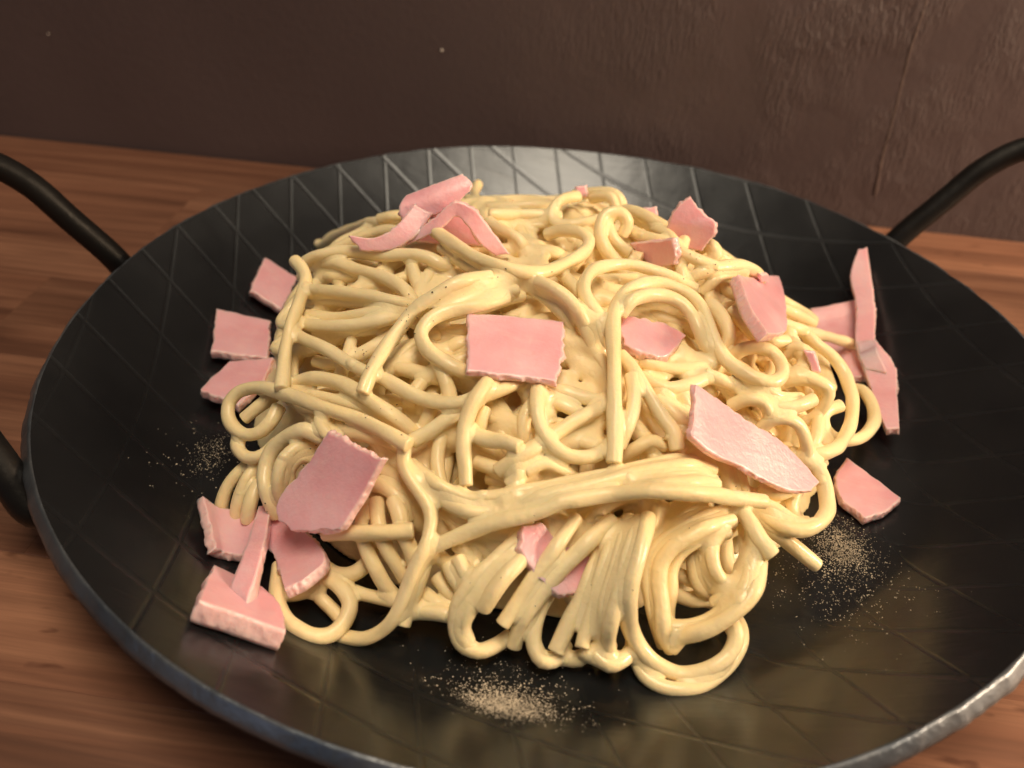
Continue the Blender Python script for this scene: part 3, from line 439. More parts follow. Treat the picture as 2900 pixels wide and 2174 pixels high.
[1387,[533,-192,194,561,-192,178,588,-193,161,595,-172,160,578,-149,174,565,-124,190,558,-95,201,560,-63,203,572,-34,196,590,-12,183,613,5,169,618,34,160,615,65,160,610,97,163,601,128,166,592,158,170,580,188,174,568,217,177,557,247,178,548,278,176,536,308,175,520,335,176,502,362,178,483,387,180,462,411,183,441,435,186,416,456,189,393,477,193,365,492,198,338,509,202,313,529,202,286,547,204,257,559,207,227,569,211,197,580,214]],
[1283,[401,160,295,406,128,296,408,97,298,408,65,300,404,34,302,398,3,305,387,-26,310,367,-49,316,341,-65,325,312,-72,334,282,-70,342,252,-62,350,224,-49,356,202,-27,361,186,0,364,178,30,365,178,62,365,189,91,363,207,117,359,229,138,354,255,155,347,283,168,339,311,177,329,341,180,319,370,175,308,397,163,298,419,143,289,437,118,282,447,88,280,446,57,282,435,28,287,415,4,293]],
[1368,[329,-125,331,329,-94,333,325,-62,337,320,-31,340,317,1,342,316,33,343,315,65,343,315,97,342,317,128,339,322,160,335,328,190,329,334,221,322,335,252,316,326,283,313,307,309,313,283,328,316,253,339,322,223,341,330,193,334,339,166,320,348,143,298,355,129,271,362,120,240,367,117,209,370,119,177,373,122,146,374,127,114,375,137,84,375,151,55,374,171,30,372,197,12,369,227,4,366]],
[1401,[214,299,336,187,317,337,161,335,337,137,357,335,120,383,330,108,412,323,100,442,312,94,470,300,88,499,286,85,526,270,85,553,252,85,579,233,88,606,216,112,607,209,132,585,219,146,560,234,157,534,250,164,507,265,166,479,281,163,451,296,157,422,309,151,393,322,142,364,333,133,335,342,125,305,349,123,274,355,132,243,358,147,215,360,167,189,360,192,169,358,221,158,354,252,155,348,283,161,339,310,174,330,336,189,318,360,206,306,384,223,292,405,242,277,427,263,265]],
[1384,[-54,-437,307,-43,-465,296,-31,-491,283,-15,-513,268,7,-532,254,31,-546,240,56,-559,226,81,-572,212,108,-582,198,137,-586,187,168,-583,181,197,-572,181,221,-553,188,237,-529,200,245,-503,216,247,-476,232,242,-450,250,231,-426,267,214,-405,283,190,-390,297,163,-380,309,133,-373,318,102,-372,323,71,-378,325,44,-393,324,23,-416,320]],
[1348,[-453,-325,278,-424,-336,285,-395,-338,296,-366,-331,308,-341,-317,321,-321,-295,332,-304,-271,342,-289,-244,350,-274,-217,357,-260,-189,362,-252,-159,366,-249,-127,369,-252,-96,370,-261,-66,370,-273,-36,370,-291,-11,369,-316,8,366,-346,17,362,-377,17,357,-407,8,351,-432,-9,344,-451,-34,338,-460,-64,334]],
[1336,[-474,-364,236,-489,-389,225,-462,-401,232,-433,-402,245,-404,-400,260,-375,-397,275,-347,-391,289,-320,-380,302,-292,-368,315,-265,-354,326,-238,-340,335,-210,-326,343,-181,-313,349,-150,-305,354,-119,-298,357,-87,-291,359,-57,-281,361,-27,-268,363,-1,-250,365,23,-228,367,42,-202,369,55,-173,371,63,-141,372,61,-109,374,50,-79,375,31,-54,376,7,-32,376,-20,-14,376,-50,-1,376,-82,2,376,-113,-3,376,-144,-13,376,-172,-29,375,-196,-51,374,-215,-77,373,-232,-104,371,-245,-133,369,-249,-165,367,-243,-197,365]],
[1346,[71,-154,369,42,-140,371,14,-125,372,-9,-103,373,-30,-79,373,-48,-53,374,-69,-29,374,-94,-10,374,-121,8,374,-148,24,373,-175,42,373,-200,61,372,-228,76,371,-259,84,369,-290,83,366,-321,75,363,-351,64,359,-379,51,354,-408,39,347,-436,26,339,-465,17,330,-494,11,318,-523,9,304,-550,10,289,-577,16,272,-603,25,256,-620,45,245,-605,73,250,-584,95,258]],
[1385,[155,96,379,123,104,380,91,105,381,60,98,382,31,83,383,10,59,383,-2,29,383,-4,-3,383,4,-34,383,21,-61,383,47,-81,382,76,-95,381,107,-100,379,139,-97,377,169,-83,374,194,-64,372,215,-39,370,232,-12,368,245,18,366,254,49,364,259,81,362,260,113,361,259,145,358,261,177,355,264,209,350,266,241,345,272,272,337,279,302,328,285,332,317,288,362,307,285,393,296,274,422,287,261,449,277,251,478,265,246,505,249,244,533,232,248,560,215,234,580,206,207,569,220,179,562,235,150,556,247,119,554,255]],
[1274,[243,257,335,217,276,336,196,301,335,180,328,332,167,357,327,161,388,318,162,418,307,169,446,293,180,472,277,197,493,260,219,509,243,245,519,227,274,521,213,303,517,200,332,510,189,362,502,180,384,480,178,406,456,178,429,433,176,453,412,172,476,390,168,496,365,165,512,337,166,523,307,170,528,276,178,529,246,187,524,215,195]],
[1374,[264,-446,252,278,-418,260,288,-390,270,293,-360,281,293,-330,293,289,-301,305,283,-271,316,276,-241,326,269,-212,335,261,-181,343,249,-153,351,230,-128,358,208,-105,364,185,-83,369,160,-65,373,130,-52,376,99,-49,378,68,-57,379,40,-73,380,16,-95,380,-5,-118,379,-24,-145,379,-43,-170,377,-63,-195,376,-85,-218,374,-107,-241,372]],
[1353,[-255,104,368,-245,135,368,-231,163,367,-211,188,367,-185,208,367,-156,220,368,-124,223,369,-92,216,370,-62,205,370,-33,191,371,-1,186,371,30,190,370,60,203,368,83,224,365,99,252,362,104,283,357,100,315,352,89,344,347,76,373,341,61,401,335,41,425,329,13,441,325,-18,448,324,-49,444,326,-78,430,330,-104,412,335,-132,396,338,-162,385,340,-192,373,340,-223,364,339,-253,353,338,-282,340,336,-311,326,334,-338,309,333,-363,288,331,-385,265,330,-405,240,329,-422,212,329,-430,181,330]],
[1388,[327,-209,325,297,-204,333,267,-195,343,239,-182,353,212,-166,361,186,-148,368,159,-131,373,131,-117,377,100,-107,380,69,-96,383,39,-84,384,9,-72,384,-20,-58,385,-46,-39,385,-67,-14,385,-81,15,385,-94,45,385,-104,75,385,-113,106,384,-124,137,384,-137,167,383,-154,194,381,-174,219,379,-198,241,375,-221,263,371,-243,286,365,-263,311,358,-281,336,350,-301,361,343]],
[1276,[-121,-271,365,-98,-292,362,-77,-316,357,-58,-341,351,-39,-366,344,-19,-389,335,4,-410,325,23,-432,314,39,-456,300,51,-481,285,59,-507,268,65,-533,249,68,-558,230,72,-582,210,80,-608,192,104,-606,186,124,-585,196,143,-562,209,162,-539,220,186,-519,227,215,-506,225,246,-503,216,273,-508,201,297,-520,183,320,-534,166,339,-512,166,356,-486,173,378,-463,176,404,-445,172,431,-430,165,458,-415,158]],
[1318,[-363,458,266,-393,462,257,-420,452,251,-436,425,257,-443,397,268,-442,368,282,-432,342,296,-417,319,311,-395,300,324,-369,287,336,-339,280,345,-309,274,352,-278,270,358,-247,268,363,-216,265,366,-184,263,369,-153,261,371,-121,260,372,-89,262,372,-58,267,372,-30,282,370,-7,303,367,10,329,362,18,359,356,17,391,351]],
[1342,[-223,-448,310,-217,-418,320,-204,-391,332,-183,-369,343,-157,-352,351,-128,-337,356,-98,-328,360,-66,-327,360,-35,-337,357,-9,-355,351,8,-380,342,21,-408,331,31,-436,318,37,-464,303,38,-492,288,32,-519,271,21,-544,255,6,-568,238,-11,-589,221,-29,-612,207,-58,-615,202,-88,-606,209,-113,-590,221,-131,-569,237,-143,-544,255,-148,-518,272,-145,-491,290,-136,-464,305,-118,-440,316]],
[1398,[-212,-284,358,-237,-304,352,-257,-327,343,-272,-354,332,-287,-379,319,-306,-401,305,-329,-417,290,-354,-429,275,-382,-435,260,-412,-433,247,-442,-427,237,-464,-406,235,-480,-379,239,-496,-352,245,-508,-323,252,-516,-293,262,-516,-263,273,-511,-234,286,-500,-207,299,-483,-184,313,-460,-166,327,-433,-153,339,-405,-142,349,-376,-132,357,-347,-119,364,-323,-98,369,-308,-70,373,-303,-38,374,-308,-6,375,-318,24,374,-334,52,371,-354,77,368,-377,99,363,-401,119,356,-427,135,347,-455,147,337,-484,153,324,-514,150,311,-541,144,297,-568,133,282,-595,119,271]],
[1371,[-42,-80,387,-18,-58,388,1,-32,388,13,-3,388,20,29,388,23,61,388,22,93,387,20,125,387,17,157,386,16,190,385,21,221,383,33,251,380,53,276,377,80,293,373,111,301,368,143,301,364,174,297,360,206,291,355,237,286,348,268,282,340,298,284,330,327,291,317,353,302,302,380,313,287,407,325,275]],
[1269,[570,-117,192,566,-86,198,560,-56,206,553,-27,215,545,2,223,535,31,231,523,58,240,507,84,250,489,107,260,469,129,271,449,151,280,428,173,289,408,196,296,389,220,301,369,244,306,348,267,309,326,290,312,309,316,310,300,345,304,299,374,294,305,402,280,317,426,264,331,447,245,342,470,227,345,496,210,335,521,199,306,533,199]],
[1310,[-233,45,384,-265,41,383,-294,28,380,-321,10,378,-342,-14,375,-361,-41,371,-378,-68,366,-395,-95,361,-412,-122,354,-428,-148,345,-446,-173,335,-468,-193,322,-493,-207,307,-521,-212,291,-549,-209,275,-577,-199,262,-591,-174,258,-587,-143,266,-577,-115,279,-560,-92,293,-538,-73,308,-514,-57,322,-487,-44,335,-458,-33,346,-428,-27,356,-397,-22,364,-366,-16,369]],
[1272,[170,-520,222,191,-497,227,216,-478,231,244,-464,229,274,-455,221,303,-454,208,329,-460,191,350,-473,172,369,-491,154,359,-507,150,334,-496,166,314,-483,186,295,-467,206,277,-449,225,259,-431,244,238,-414,261,213,-401,275,185,-393,287,154,-392,295,124,-399,299,97,-415,297,75,-438,291,56,-461,282,35,-483,273,9,-500,266,-21,-508,263,-53,-507,265,-83,-499,269,-111,-485,276,-136,-468,284,-157,-445,290]],
[1339,[107,-9,373,89,-35,373,76,-65,373,68,-96,373,70,-128,371,80,-158,369,99,-184,365,126,-201,360,156,-212,355,187,-218,348,218,-217,342,249,-213,335,280,-207,327,310,-197,319,339,-187,310,368,-176,300,395,-164,289,423,-153,276,451,-147,261,478,-147,244,504,-150,225,528,-156,205,551,-166,185,574,-178,165,586,-199,149,573,-228,149,551,-250,159,527,-264,174,501,-273,191,474,-277,209,448,-275,227,423,-266,246,399,-253,263,377,-237,280,353,-222,295,327,-209,309,297,-204,321,267,-207,330,235,-213,336]],
[1332,[-92,-501,275,-117,-482,282,-142,-463,290,-168,-444,297,-197,-429,300,-228,-421,298,-259,-424,291,-289,-431,280,-317,-440,267,-345,-447,252,-372,-455,235,-397,-468,219,-422,-463,210,-424,-434,223,-433,-405,234,-452,-379,239,-477,-359,235,-506,-348,228,-525,-325,224,-540,-296,226,-556,-268,228,-568,-238,229,-583,-209,230,-591,-178,232,-601,-147,233,-606,-115,235,-612,-83,236,-617,-51,236,-617,-19,238,-617,13,238,-616,46,239,-614,78,239,-608,110,241,-598,141,242,-593,173,241]],
[1309,[219,313,347,222,282,352,215,250,358,200,223,365,176,202,371,146,190,375,114,187,379,82,191,380,52,205,381,25,222,381,1,244,380,-21,268,378,-41,293,375,-62,318,372,-86,339,368,-116,352,365,-147,357,362,-179,351,361,-208,336,362,-232,314,363,-249,287,366,-262,257,368,-276,228,370,-293,200,371,-313,175,371,-337,153,369,-362,132,366,-385,110,363,-407,86,360,-426,60,357]],
[1398,[45,527,296,50,497,307,59,469,318,75,443,327,97,421,333,125,407,333,156,400,331,187,395,325,218,394,318,248,394,308,278,396,296,307,399,283,335,401,269,362,405,253,388,410,235,414,413,217,441,415,200,466,407,186,485,383,182,501,355,181,519,329,179,538,303,176,552,276,173,565,247,171,580,219,168,588,188,167,597,158,165,605,127,163,609,96,164]],
[1366,[-442,-243,318,-472,-235,309,-500,-235,295,-527,-240,278,-552,-249,261,-566,-269,249,-538,-279,259,-510,-283,274,-482,-282,290,-454,-280,304,-425,-278,318,-396,-274,330,-367,-267,341,-340,-255,351,-313,-240,359,-293,-217,366,-280,-188,372,-277,-157,376,-278,-125,378,-278,-94,380,-271,-63,382,-259,-33,383,-241,-7,385,-219,16,386,-198,39,386,-184,68,386,-174,98,386,-164,128,386,-155,158,385,-150,190,384,-153,221,382,-163,251,379,-183,275,376,-210,292,372,-241,299,368,-272,295,364,-301,283,362]],
[1254,[190,67,366,173,40,368,148,20,370,119,6,372,90,-6,373,61,-19,374,32,-33,374,4,-48,375,-22,-67,374,-42,-92,374,-55,-121,374,-60,-153,372,-57,-184,371,-45,-214,368,-23,-237,365,4,-253,363,35,-261,360,66,-259,358,96,-246,357,120,-226,358,139,-200,359,149,-170,361,149,-139,364,141,-108,367,124,-81,370,102,-58,372,74,-43,373,43,-36,374,11,-37,374,-20,-44,375,-50,-54,375,-80,-67,374,-107,-83,374]],
[1259,[-381,-133,345,-412,-128,339,-443,-125,329,-473,-125,317,-502,-128,304,-529,-139,288,-550,-157,272,-566,-180,256,-576,-207,243,-570,-237,237,-550,-261,241,-523,-276,253,-495,-284,266,-466,-286,281,-438,-280,296,-412,-269,311,-388,-251,324,-367,-229,335,-351,-202,344,-343,-172,350,-344,-140,353,-355,-109,354,-374,-84,352,-399,-63,348,-426,-48,341,-457,-40,332,-487,-40,321,-517,-48,312]],
[1327,[-276,409,306,-298,385,309,-319,361,311,-342,338,312,-366,317,311,-395,303,305,-425,300,294,-453,306,280,-478,318,263,-499,335,246,-507,360,234,-479,371,241,-450,372,256,-422,366,272,-396,355,288,-374,337,302,-357,313,315,-348,284,325,-344,253,333,-341,221,338]],
[1362,[73,316,343,99,301,343,126,288,342,154,277,340,182,267,338,209,255,335,235,240,332,259,221,329]],
[1277,[-443,307,295,-424,283,305,-402,264,317,-375,251,328,-345,245,336,-314,250,342,-286,264,344,-263,287,344,-243,311,343,-221,334,341,-196,354,339,-171,375,336,-146,394,333,-119,411,329,-91,426,325,-63,441,319,-37,458,312,-11,475,304,15,491,295,41,508,287]],
[1371,[393,225,269,387,254,266,374,282,265,355,305,268,330,321,274,302,329,282,273,331,292,245,326,302,218,315,312,193,299,319]],
[1399,[-453,372,269,-424,382,276,-395,388,286,-366,389,297,-338,384,309,-312,371,320,-288,354,331,-268,332,340,-250,307,348,-235,281,355,-227,252,360,-228,221,363]],
[1353,[-217,458,304,-202,430,313,-186,405,324,-168,380,334,-146,357,341,-118,341,346,-87,333,348,-55,336,348,-26,350,345,-2,371,340,16,397,332,24,426,321,24,456,310,15,485,297,-1,510,285,-23,531,274,-50,547,265,-80,554,259,-113,553,256,-145,552,252,-176,555,244,-205,565,232,-231,578,221,-256,559,223,-282,540,227,-312,527,228,-342,515,227,-368,497,230,-386,471,237,-399,443,247,-409,414,258,-416,384,266]],
[1348,[-568,224,248,-547,249,256,-521,266,267,-492,275,281,-463,274,296,-434,264,311,-409,248,324,-388,224,334]],
[1338,[385,343,255,355,347,265,325,350,276,295,354,287,265,362,295,236,373,301,207,386,305,180,402,306,155,423,304,133,445,299,114,470,291,96,494,281,79,518,270,65,543,255,57,569,238,56,595,220,68,617,204,97,604,205,120,585,216,136,562,230,144,535,246,145,508,263,140,481,279,131,455,295,120,429,309,107,402,321,94,375,331,82,346,340,72,317,347,68,286,353,72,254,357,84,225,359]],
[1383,[-256,433,299,-237,458,294,-213,479,289,-185,494,286,-154,501,287,-122,497,291,-92,488,298,-64,475,304,-35,461,310,-6,449,314,24,439,316,55,431,316,87,427,313,118,430,307,147,439,298,174,452,285,197,467,270,217,486,253,232,507,234,242,531,215,244,558,198,226,575,191,195,574,201,169,565,217,147,550,234,130,529,252,119,505,270,114,478,286,116,449,299,124,420,310,136,391,317]],
[1289,[-127,488,297,-140,515,285,-148,541,269,-152,566,251,-155,593,234,-136,606,222,-105,603,224,-73,605,224,-42,612,220,-12,619,215,20,618,211,51,617,209,82,609,210,113,600,212,142,588,215,168,571,222,187,549,233,199,523,247,204,496,262,201,468,278,190,443,294,174,420,308,152,400,320,126,386,330,96,378,337,64,378,340]],
[1390,[89,443,309,74,415,317,60,387,327,45,358,336,30,330,344,10,304,349,-13,281,353,-32,254,357,-45,224,359]],
[1274,[-313,440,257,-320,467,244,-328,493,226,-337,518,210,-317,529,208,-289,522,219,-259,518,230,-229,521,237,-199,532,235,-175,550,227,-158,573,213,-147,599,199,-119,607,190,-88,613,188,-57,616,186,-25,619,184,6,616,182,37,617,180,69,613,177,100,609,176,131,601,174,161,593,172,192,588,168,222,578,165,249,561,166,274,543,169,299,523,171,324,504,170,351,490,164,381,485,154,403,467,148,426,446,147]],
[1281,[503,318,169,476,312,185,451,306,204,425,303,222,398,304,238,370,309,252,342,318,263,314,333,270,291,354,272,275,381,267,268,410,258,267,439,244,269,466,228,273,492,210,277,517,191,282,544,175,260,560,167,230,567,173,200,572,182,170,573,192,140,570,203,112,563,216,84,553,229,58,541,242,32,528,254,8,512,267,-13,491,280,-27,466,292,-38,438,304,-46,409,315,-49,379,324,-46,348,331,-41,318,337,-34,287,342,-25,257,345]],
[1384,[178,554,217,148,565,218,118,574,218,88,582,218,57,590,219,26,591,223,-4,585,231,-30,570,243,-51,552,256,-66,528,271,-76,502,286,-79,474,300,-74,445,312,-61,419,323,-42,395,331,-20,373,336,4,353,340,31,336,343,60,323,343,90,312,343,119,302,342,149,292,340,177,277,339]],
[1377,[-60,451,306,-29,446,308,-1,432,312,22,411,318,36,383,325,41,353,332,38,322,339,24,294,344,1,272,348,-27,258,350,-58,252,351,-90,254,350,-119,266,348,-143,286,345,-160,313,340,-169,342,334,-168,373,326,-157,402,319,-139,427,311,-116,448,305,-88,463,300,-58,471,297,-26,473,296,4,464,299,31,448,303,54,427,309,74,402,315,93,378,320,117,357,322,146,344,321,177,340,316,208,344,308,235,356,298,260,374,289]],
[1329,[25,221,364,32,252,361,35,283,357,32,315,352,29,346,346,28,376,339,31,407,330,39,435,319,51,462,307,69,485,294,91,503,281,118,515,269,148,519,259,179,515,252,209,507,246,239,500,238,269,497,228,298,495,217,328,490,205,356,480,196,383,464,190,406,443,186,429,421,182,454,403,175,481,388,167,500,363,162]],
[1274,[-404,283,314,-389,311,311,-379,342,305,-372,372,296,-371,402,283,-376,429,267,-389,453,250,-410,471,235,-415,446,243,-405,420,260,-389,398,278,-367,380,294,-340,370,307,-309,368,316,-278,377,320,-252,395,319,-233,421,313,-220,449,304,-215,478,290,-216,506,274,-222,532,256,-236,555,239,-260,565,228,-278,541,236,-291,514,250,-296,487,266,-294,459,282,-284,432,298,-269,407,312,-247,387,323,-219,374,332,-187,371,336]],
[1386,[135,361,335,105,364,337,74,365,340,43,367,343,12,368,344,-19,367,346,-50,364,347,-81,360,348,-111,351,349,-139,339,350,-166,323,352,-190,305,353,-210,281,355,-223,253,358,-228,222,361]],
[1350,[63,220,368,80,247,365,89,278,360,93,310,355,89,341,349,81,372,342,67,400,335,48,426,329,25,448,322,0,467,316,-30,480,312,-61,487,309,-93,485,310,-123,472,313,-148,452,320,-165,426,328,-174,396,334]],
[1377,[24,325,358,-7,327,358,-38,330,358,-68,334,357,-98,341,356,-129,346,354,-160,344,352,-190,338,351,-218,326,351,-242,307,352,-259,281,354,-267,251,358,-266,221,361]],
[1390,[328,223,316,317,254,314,312,285,308,316,315,298,326,343,285,339,368,270,351,392,253,361,417,235,367,443,217,370,471,200,366,500,189,337,507,196,309,503,212,285,492,231,265,474,249,250,450,263]],
[1463,[-515,-5,325,-505,-35,324,-494,-65,321,-483,-95,318,-474,-118,299]],
[1328,[-549,-54,312,-524,-68,322,-500,-83,331,-471,-90,338,-442,-91,346,-413,-87,344,-388,-76,334]],
[1395,[-228,-256,359,-201,-266,359,-173,-264,359,-146,-254,363,-125,-235,363]],
[1415,[-188,-323,339,-165,-311,361,-136,-294,357]],
[1319,[-392,-380,261,-384,-364,291,-381,-334,312,-384,-301,324]],
[1467,[388,-488,138,392,-512,127,404,-529,109,421,-536,89]],
[1363,[313,-589,82,340,-598,86,369,-591,85,393,-588,69]],
[1376,[312,-567,111,338,-576,112,364,-568,110]],
[1343,[60,-40,390,86,-62,391,95,-89,374,121,-95,356]],
[1353,[188,-64,360,221,-78,363,258,-81,360,287,-79,338]],
[1291,[388,-190,268,419,-198,269,448,-180,274,471,-155,273]],
[1462,[265,-294,312,285,-315,310,299,-335,292,297,-345,265]],
[1449,[-290,-493,259,-268,-507,257,-247,-519,244,-232,-523,223]],
[1428,[-243,-546,226,-214,-563,224,-190,-580,208,-173,-589,180]],
[1474,[-269,-567,204,-243,-577,216,-215,-589,218,-191,-601,206,-181,-607,178]],
[1447,[-124,-589,199,-101,-607,196,-79,-623,183,-55,-633,169,-34,-632,149]],
[1397,[-79,-643,173,-58,-656,161,-37,-656,143]],
[1278,[-84,-440,309,-52,-457,308,-15,-460,305,13,-461,282]],
[1466,[36,-431,298,64,-440,304,94,-443,300,123,-444,292,149,-436,279]],
[1430,[-48,-537,243,-15,-546,247,18,-537,252,47,-518,250]],
[1380,[68,-461,282,97,-465,298,129,-465,293,156,-457,275]],
[1374,[-118,-650,144,-92,-668,149,-63,-678,150,-39,-663,157]],
[1400,[72,-628,147,96,-643,145,116,-656,130,133,-661,107]],
[1419,[-182,139,391,-160,112,390,-139,85,390,-116,61,383,-91,39,373,-61,38,357]],
[1383,[-30,137,389,4,119,387,31,112,362]],
[1344,[-358,74,355,-331,84,372,-305,105,372]],
[1289,[-133,171,370,-106,171,384,-78,183,389,-50,195,387,-26,212,378]],
[1353,[-95,40,384,-63,39,395,-29,45,393,-2,53,373]],
[1292,[-197,115,413,-175,95,413,-152,75,414,-127,59,414,-104,43,404,-95,37,377]],
[1350,[-328,-69,393,-315,-98,388,-301,-127,385,-286,-154,377,-271,-180,366,-258,-191,340]],
[1449,[-276,-367,325,-245,-378,331,-213,-387,335,-179,-390,336,-146,-384,336,-118,-371,323]],
[1434,[-187,-381,362,-169,-403,352,-154,-422,334,-145,-441,313,-146,-452,285]],
[1375,[-190,-481,274,-179,-463,302,-176,-431,320]],
[1412,[-459,-270,308,-432,-279,321,-405,-289,334,-375,-286,341,-345,-276,344,-321,-257,344,-299,-235,343]],
[1359,[-107,-679,119,-77,-701,109,-43,-700,91]],
[1386,[-87,-680,156,-69,-700,145,-48,-708,125,-29,-707,103]],
[1451,[-71,-678,173,-52,-697,162,-34,-705,140]],
[1465,[-127,-699,92,-102,-714,92,-74,-720,85,-48,-714,74]],
[1329,[-141,-729,69,-119,-734,86,-92,-736,95,-64,-736,94,-41,-728,80]],
[1427,[-324,-668,79,-294,-683,83,-262,-683,91,-240,-666,109,-240,-634,121]],
[1350,[306,-487,210,282,-510,210,267,-535,197,257,-559,177,251,-571,147]],
[1364,[335,-492,218,311,-517,219,289,-541,209,275,-558,182]],
[1354,[247,-507,221,247,-538,214,248,-564,196,245,-578,168]],
[1306,[150,-239,346,177,-253,347,204,-264,348,233,-261,342,262,-252,338,289,-238,336,314,-222,333,334,-200,326,356,-181,323]],
[1319,[193,-285,331,219,-302,330,250,-305,328,278,-293,331,301,-271,329,321,-247,328]],
[1449,[234,-321,319,255,-339,315,279,-350,304,303,-352,288]],
[1389,[171,-117,366,201,-128,373,233,-130,369,264,-129,363,290,-124,343]],
[1305,[315,-249,334,347,-253,328,373,-243,311,400,-234,293,424,-226,273]],
[1471,[348,11,329,379,11,339,410,15,325]],
[1429,[227,-342,323,250,-360,322,274,-372,309,299,-371,294]],
[1426,[265,-386,290,292,-394,294,317,-393,283]],
[1382,[374,-366,237,391,-389,230,405,-408,210,415,-418,183]],
[1394,[352,-371,249,366,-397,240,379,-417,220,389,-428,193]],
[1302,[180,-448,267,202,-443,285,225,-428,293,251,-419,282]],
[1309,[-264,-699,64,-238,-708,71,-209,-712,75,-181,-715,79,-153,-711,73]],
[1407,[24,-379,337,53,-388,344,84,-390,340,114,-387,336,141,-374,328]],
[1407,[25,-410,330,53,-416,337,81,-420,331,104,-419,313]],
[1353,[4,-497,271,2,-486,304,-4,-461,328,10,-434,345,33,-407,346]],
[1437,[-71,-532,268,-39,-545,273,-4,-548,271,28,-539,261]],
[1318,[-5,-571,266,7,-557,288,-11,-536,298]],
[1305,[18,-550,286,47,-533,294,78,-525,278,105,-519,255]],
[1285,[-466,-407,258,-438,-418,265,-413,-432,276,-385,-441,283,-356,-450,288,-327,-459,293,-298,-468,295,-269,-479,294,-242,-480,283,-217,-475,266]],
[1461,[-258,-246,351,-285,-252,368,-317,-250,373,-348,-238,371,-379,-226,368,-410,-214,360,-440,-204,352,-471,-195,343,-499,-180,331,-529,-169,321]],
[1379,[-534,-213,307,-505,-225,316,-477,-239,327,-446,-248,335,-415,-254,344,-386,-260,357,-356,-266,370,-325,-269,381,-297,-255,382,-274,-232,379]],
[1389,[-512,-252,312,-487,-266,322,-465,-282,334,-439,-293,344,-410,-299,353,-381,-300,360,-352,-297,368,-324,-291,377,-302,-271,377,-281,-249,377]],
[1404,[-384,-476,254,-357,-490,258,-330,-505,267,-300,-512,273,-269,-518,275,-240,-515,266,-215,-510,247]],
[1297,[-381,-479,280,-375,-507,275,-352,-523,265,-326,-519,254]],
[1450,[-768,470,91,-746,459,99,-727,445,122,-705,434,143,-683,418,161,-661,402,179,-640,383,196,-620,364,213,-600,344,230,-580,324,247,-561,303,263,-542,282,279,-521,261,294,-501,240,308,-477,222,321,-446,221,327]],
[1469,[-570,-42,323,-544,-48,338,-519,-61,353,-491,-73,361,-464,-89,366,-437,-104,370,-409,-119,376,-382,-134,381,-357,-151,387,-332,-171,392,-310,-193,396,-288,-214,393,-271,-226,370]],
[1321,[-482,192,342,-454,186,356,-422,188,362,-394,200,357]],
[1320,[-226,254,380,-193,248,387,-159,250,391,-126,260,394,-95,274,392,-67,293,384]],
[1444,[-201,147,415,-169,156,413,-142,176,407,-110,187,406,-78,195,406,-47,209,401]],
[1375,[-310,510,318,-307,479,321,-304,448,326,-298,417,331,-289,387,336,-279,357,341,-269,327,347,-259,298,354,-248,269,361,-238,239,367,-226,210,371,-211,185,362]],
[1312,[-522,-179,351,-496,-191,360,-472,-206,371,-444,-216,379,-416,-225,386,-387,-234,392,-359,-242,398,-329,-251,401,-299,-255,401,-276,-243,388,-254,-231,371]],
[1468,[-474,-397,269,-446,-399,286,-420,-410,302,-389,-418,310,-359,-429,315,-330,-445,318,-303,-462,320,-274,-478,318,-244,-490,311,-218,-493,294,-196,-493,271]],
[1441,[-192,-529,290,-167,-511,302,-144,-493,316,-120,-474,329,-100,-450,337,-81,-423,341]],
[1348,[-75,-467,337,-78,-482,329,-78,-493,316]],
[1399,[146,-385,337,125,-411,336,106,-437,338,81,-458,331,59,-481,322,38,-506,316,18,-532,314,-5,-548,300,-28,-555,278]],
[1419,[1,-539,326,-26,-529,324,-52,-522,316,-80,-515,315,-105,-502,312]],
[1345,[-538,-476,125,-556,-505,117,-574,-525,94,-583,-544,65,-585,-557,38]],
[1391,[-519,-495,132,-529,-525,125,-537,-546,101,-541,-563,74,-544,-571,42]],
[1349,[-504,-531,120,-507,-556,111,-509,-575,92,-512,-585,67]],
[1443,[-389,-518,202,-413,-535,209,-427,-554,189,-426,-561,159]],
[1319,[-388,-506,216,-411,-527,229,-431,-553,220,-438,-573,193,-439,-580,160,-435,-577,125]],
[1364,[695,147,79,718,131,92,729,102,94,736,72,90,736,40,91,730,9,94,719,-20,98,706,-49,104,690,-75,111,672,-100,119,651,-121,129,627,-138,141,601,-144,158,582,-133,180,594,-107,190,620,-89,193]],
[1284,[458,-163,277,484,-155,289,507,-137,283,530,-121,273,551,-104,258,572,-91,243]],
[1393,[468,-42,279,485,-48,306,504,-73,314,516,-103,310,510,-133,301,484,-143,286]],
[1285,[483,-91,302,497,-95,327,521,-108,325,531,-125,306,515,-125,283]],
[1342,[468,-165,278,494,-166,298,524,-156,295,549,-147,277,562,-137,249,561,-127,218]],
[1426,[389,-243,309,422,-250,305,453,-246,288,473,-243,260]],
[1382,[404,-228,327,431,-250,320,462,-245,303,487,-225,288,509,-201,274]],
[1342,[432,-257,296,458,-268,296,486,-259,294,509,-243,293,529,-221,291]],
[1371,[372,-274,286,396,-276,308,428,-278,309,447,-283,284]],
[1296,[479,-158,289,509,-163,304,541,-165,299,568,-166,282,565,-177,251,550,-184,222,528,-184,198]],
[1324,[557,-201,229,553,-236,221,543,-267,205,521,-279,180]],
[1458,[504,-284,203,534,-299,199,565,-296,185]],
[1301,[515,-364,173,511,-392,154,533,-405,134]],
[1431,[446,-387,188,471,-398,188,496,-387,194,517,-368,196]],
[1422,[466,-421,153,501,-430,155,537,-421,151]],
[1401,[338,-538,166,333,-571,151,346,-594,126,375,-593,107]],
[1429,[351,-538,181,346,-565,173,354,-586,155,370,-598,136,392,-599,117]],
[1300,[360,-540,200,356,-573,190,367,-598,169,391,-604,146]],
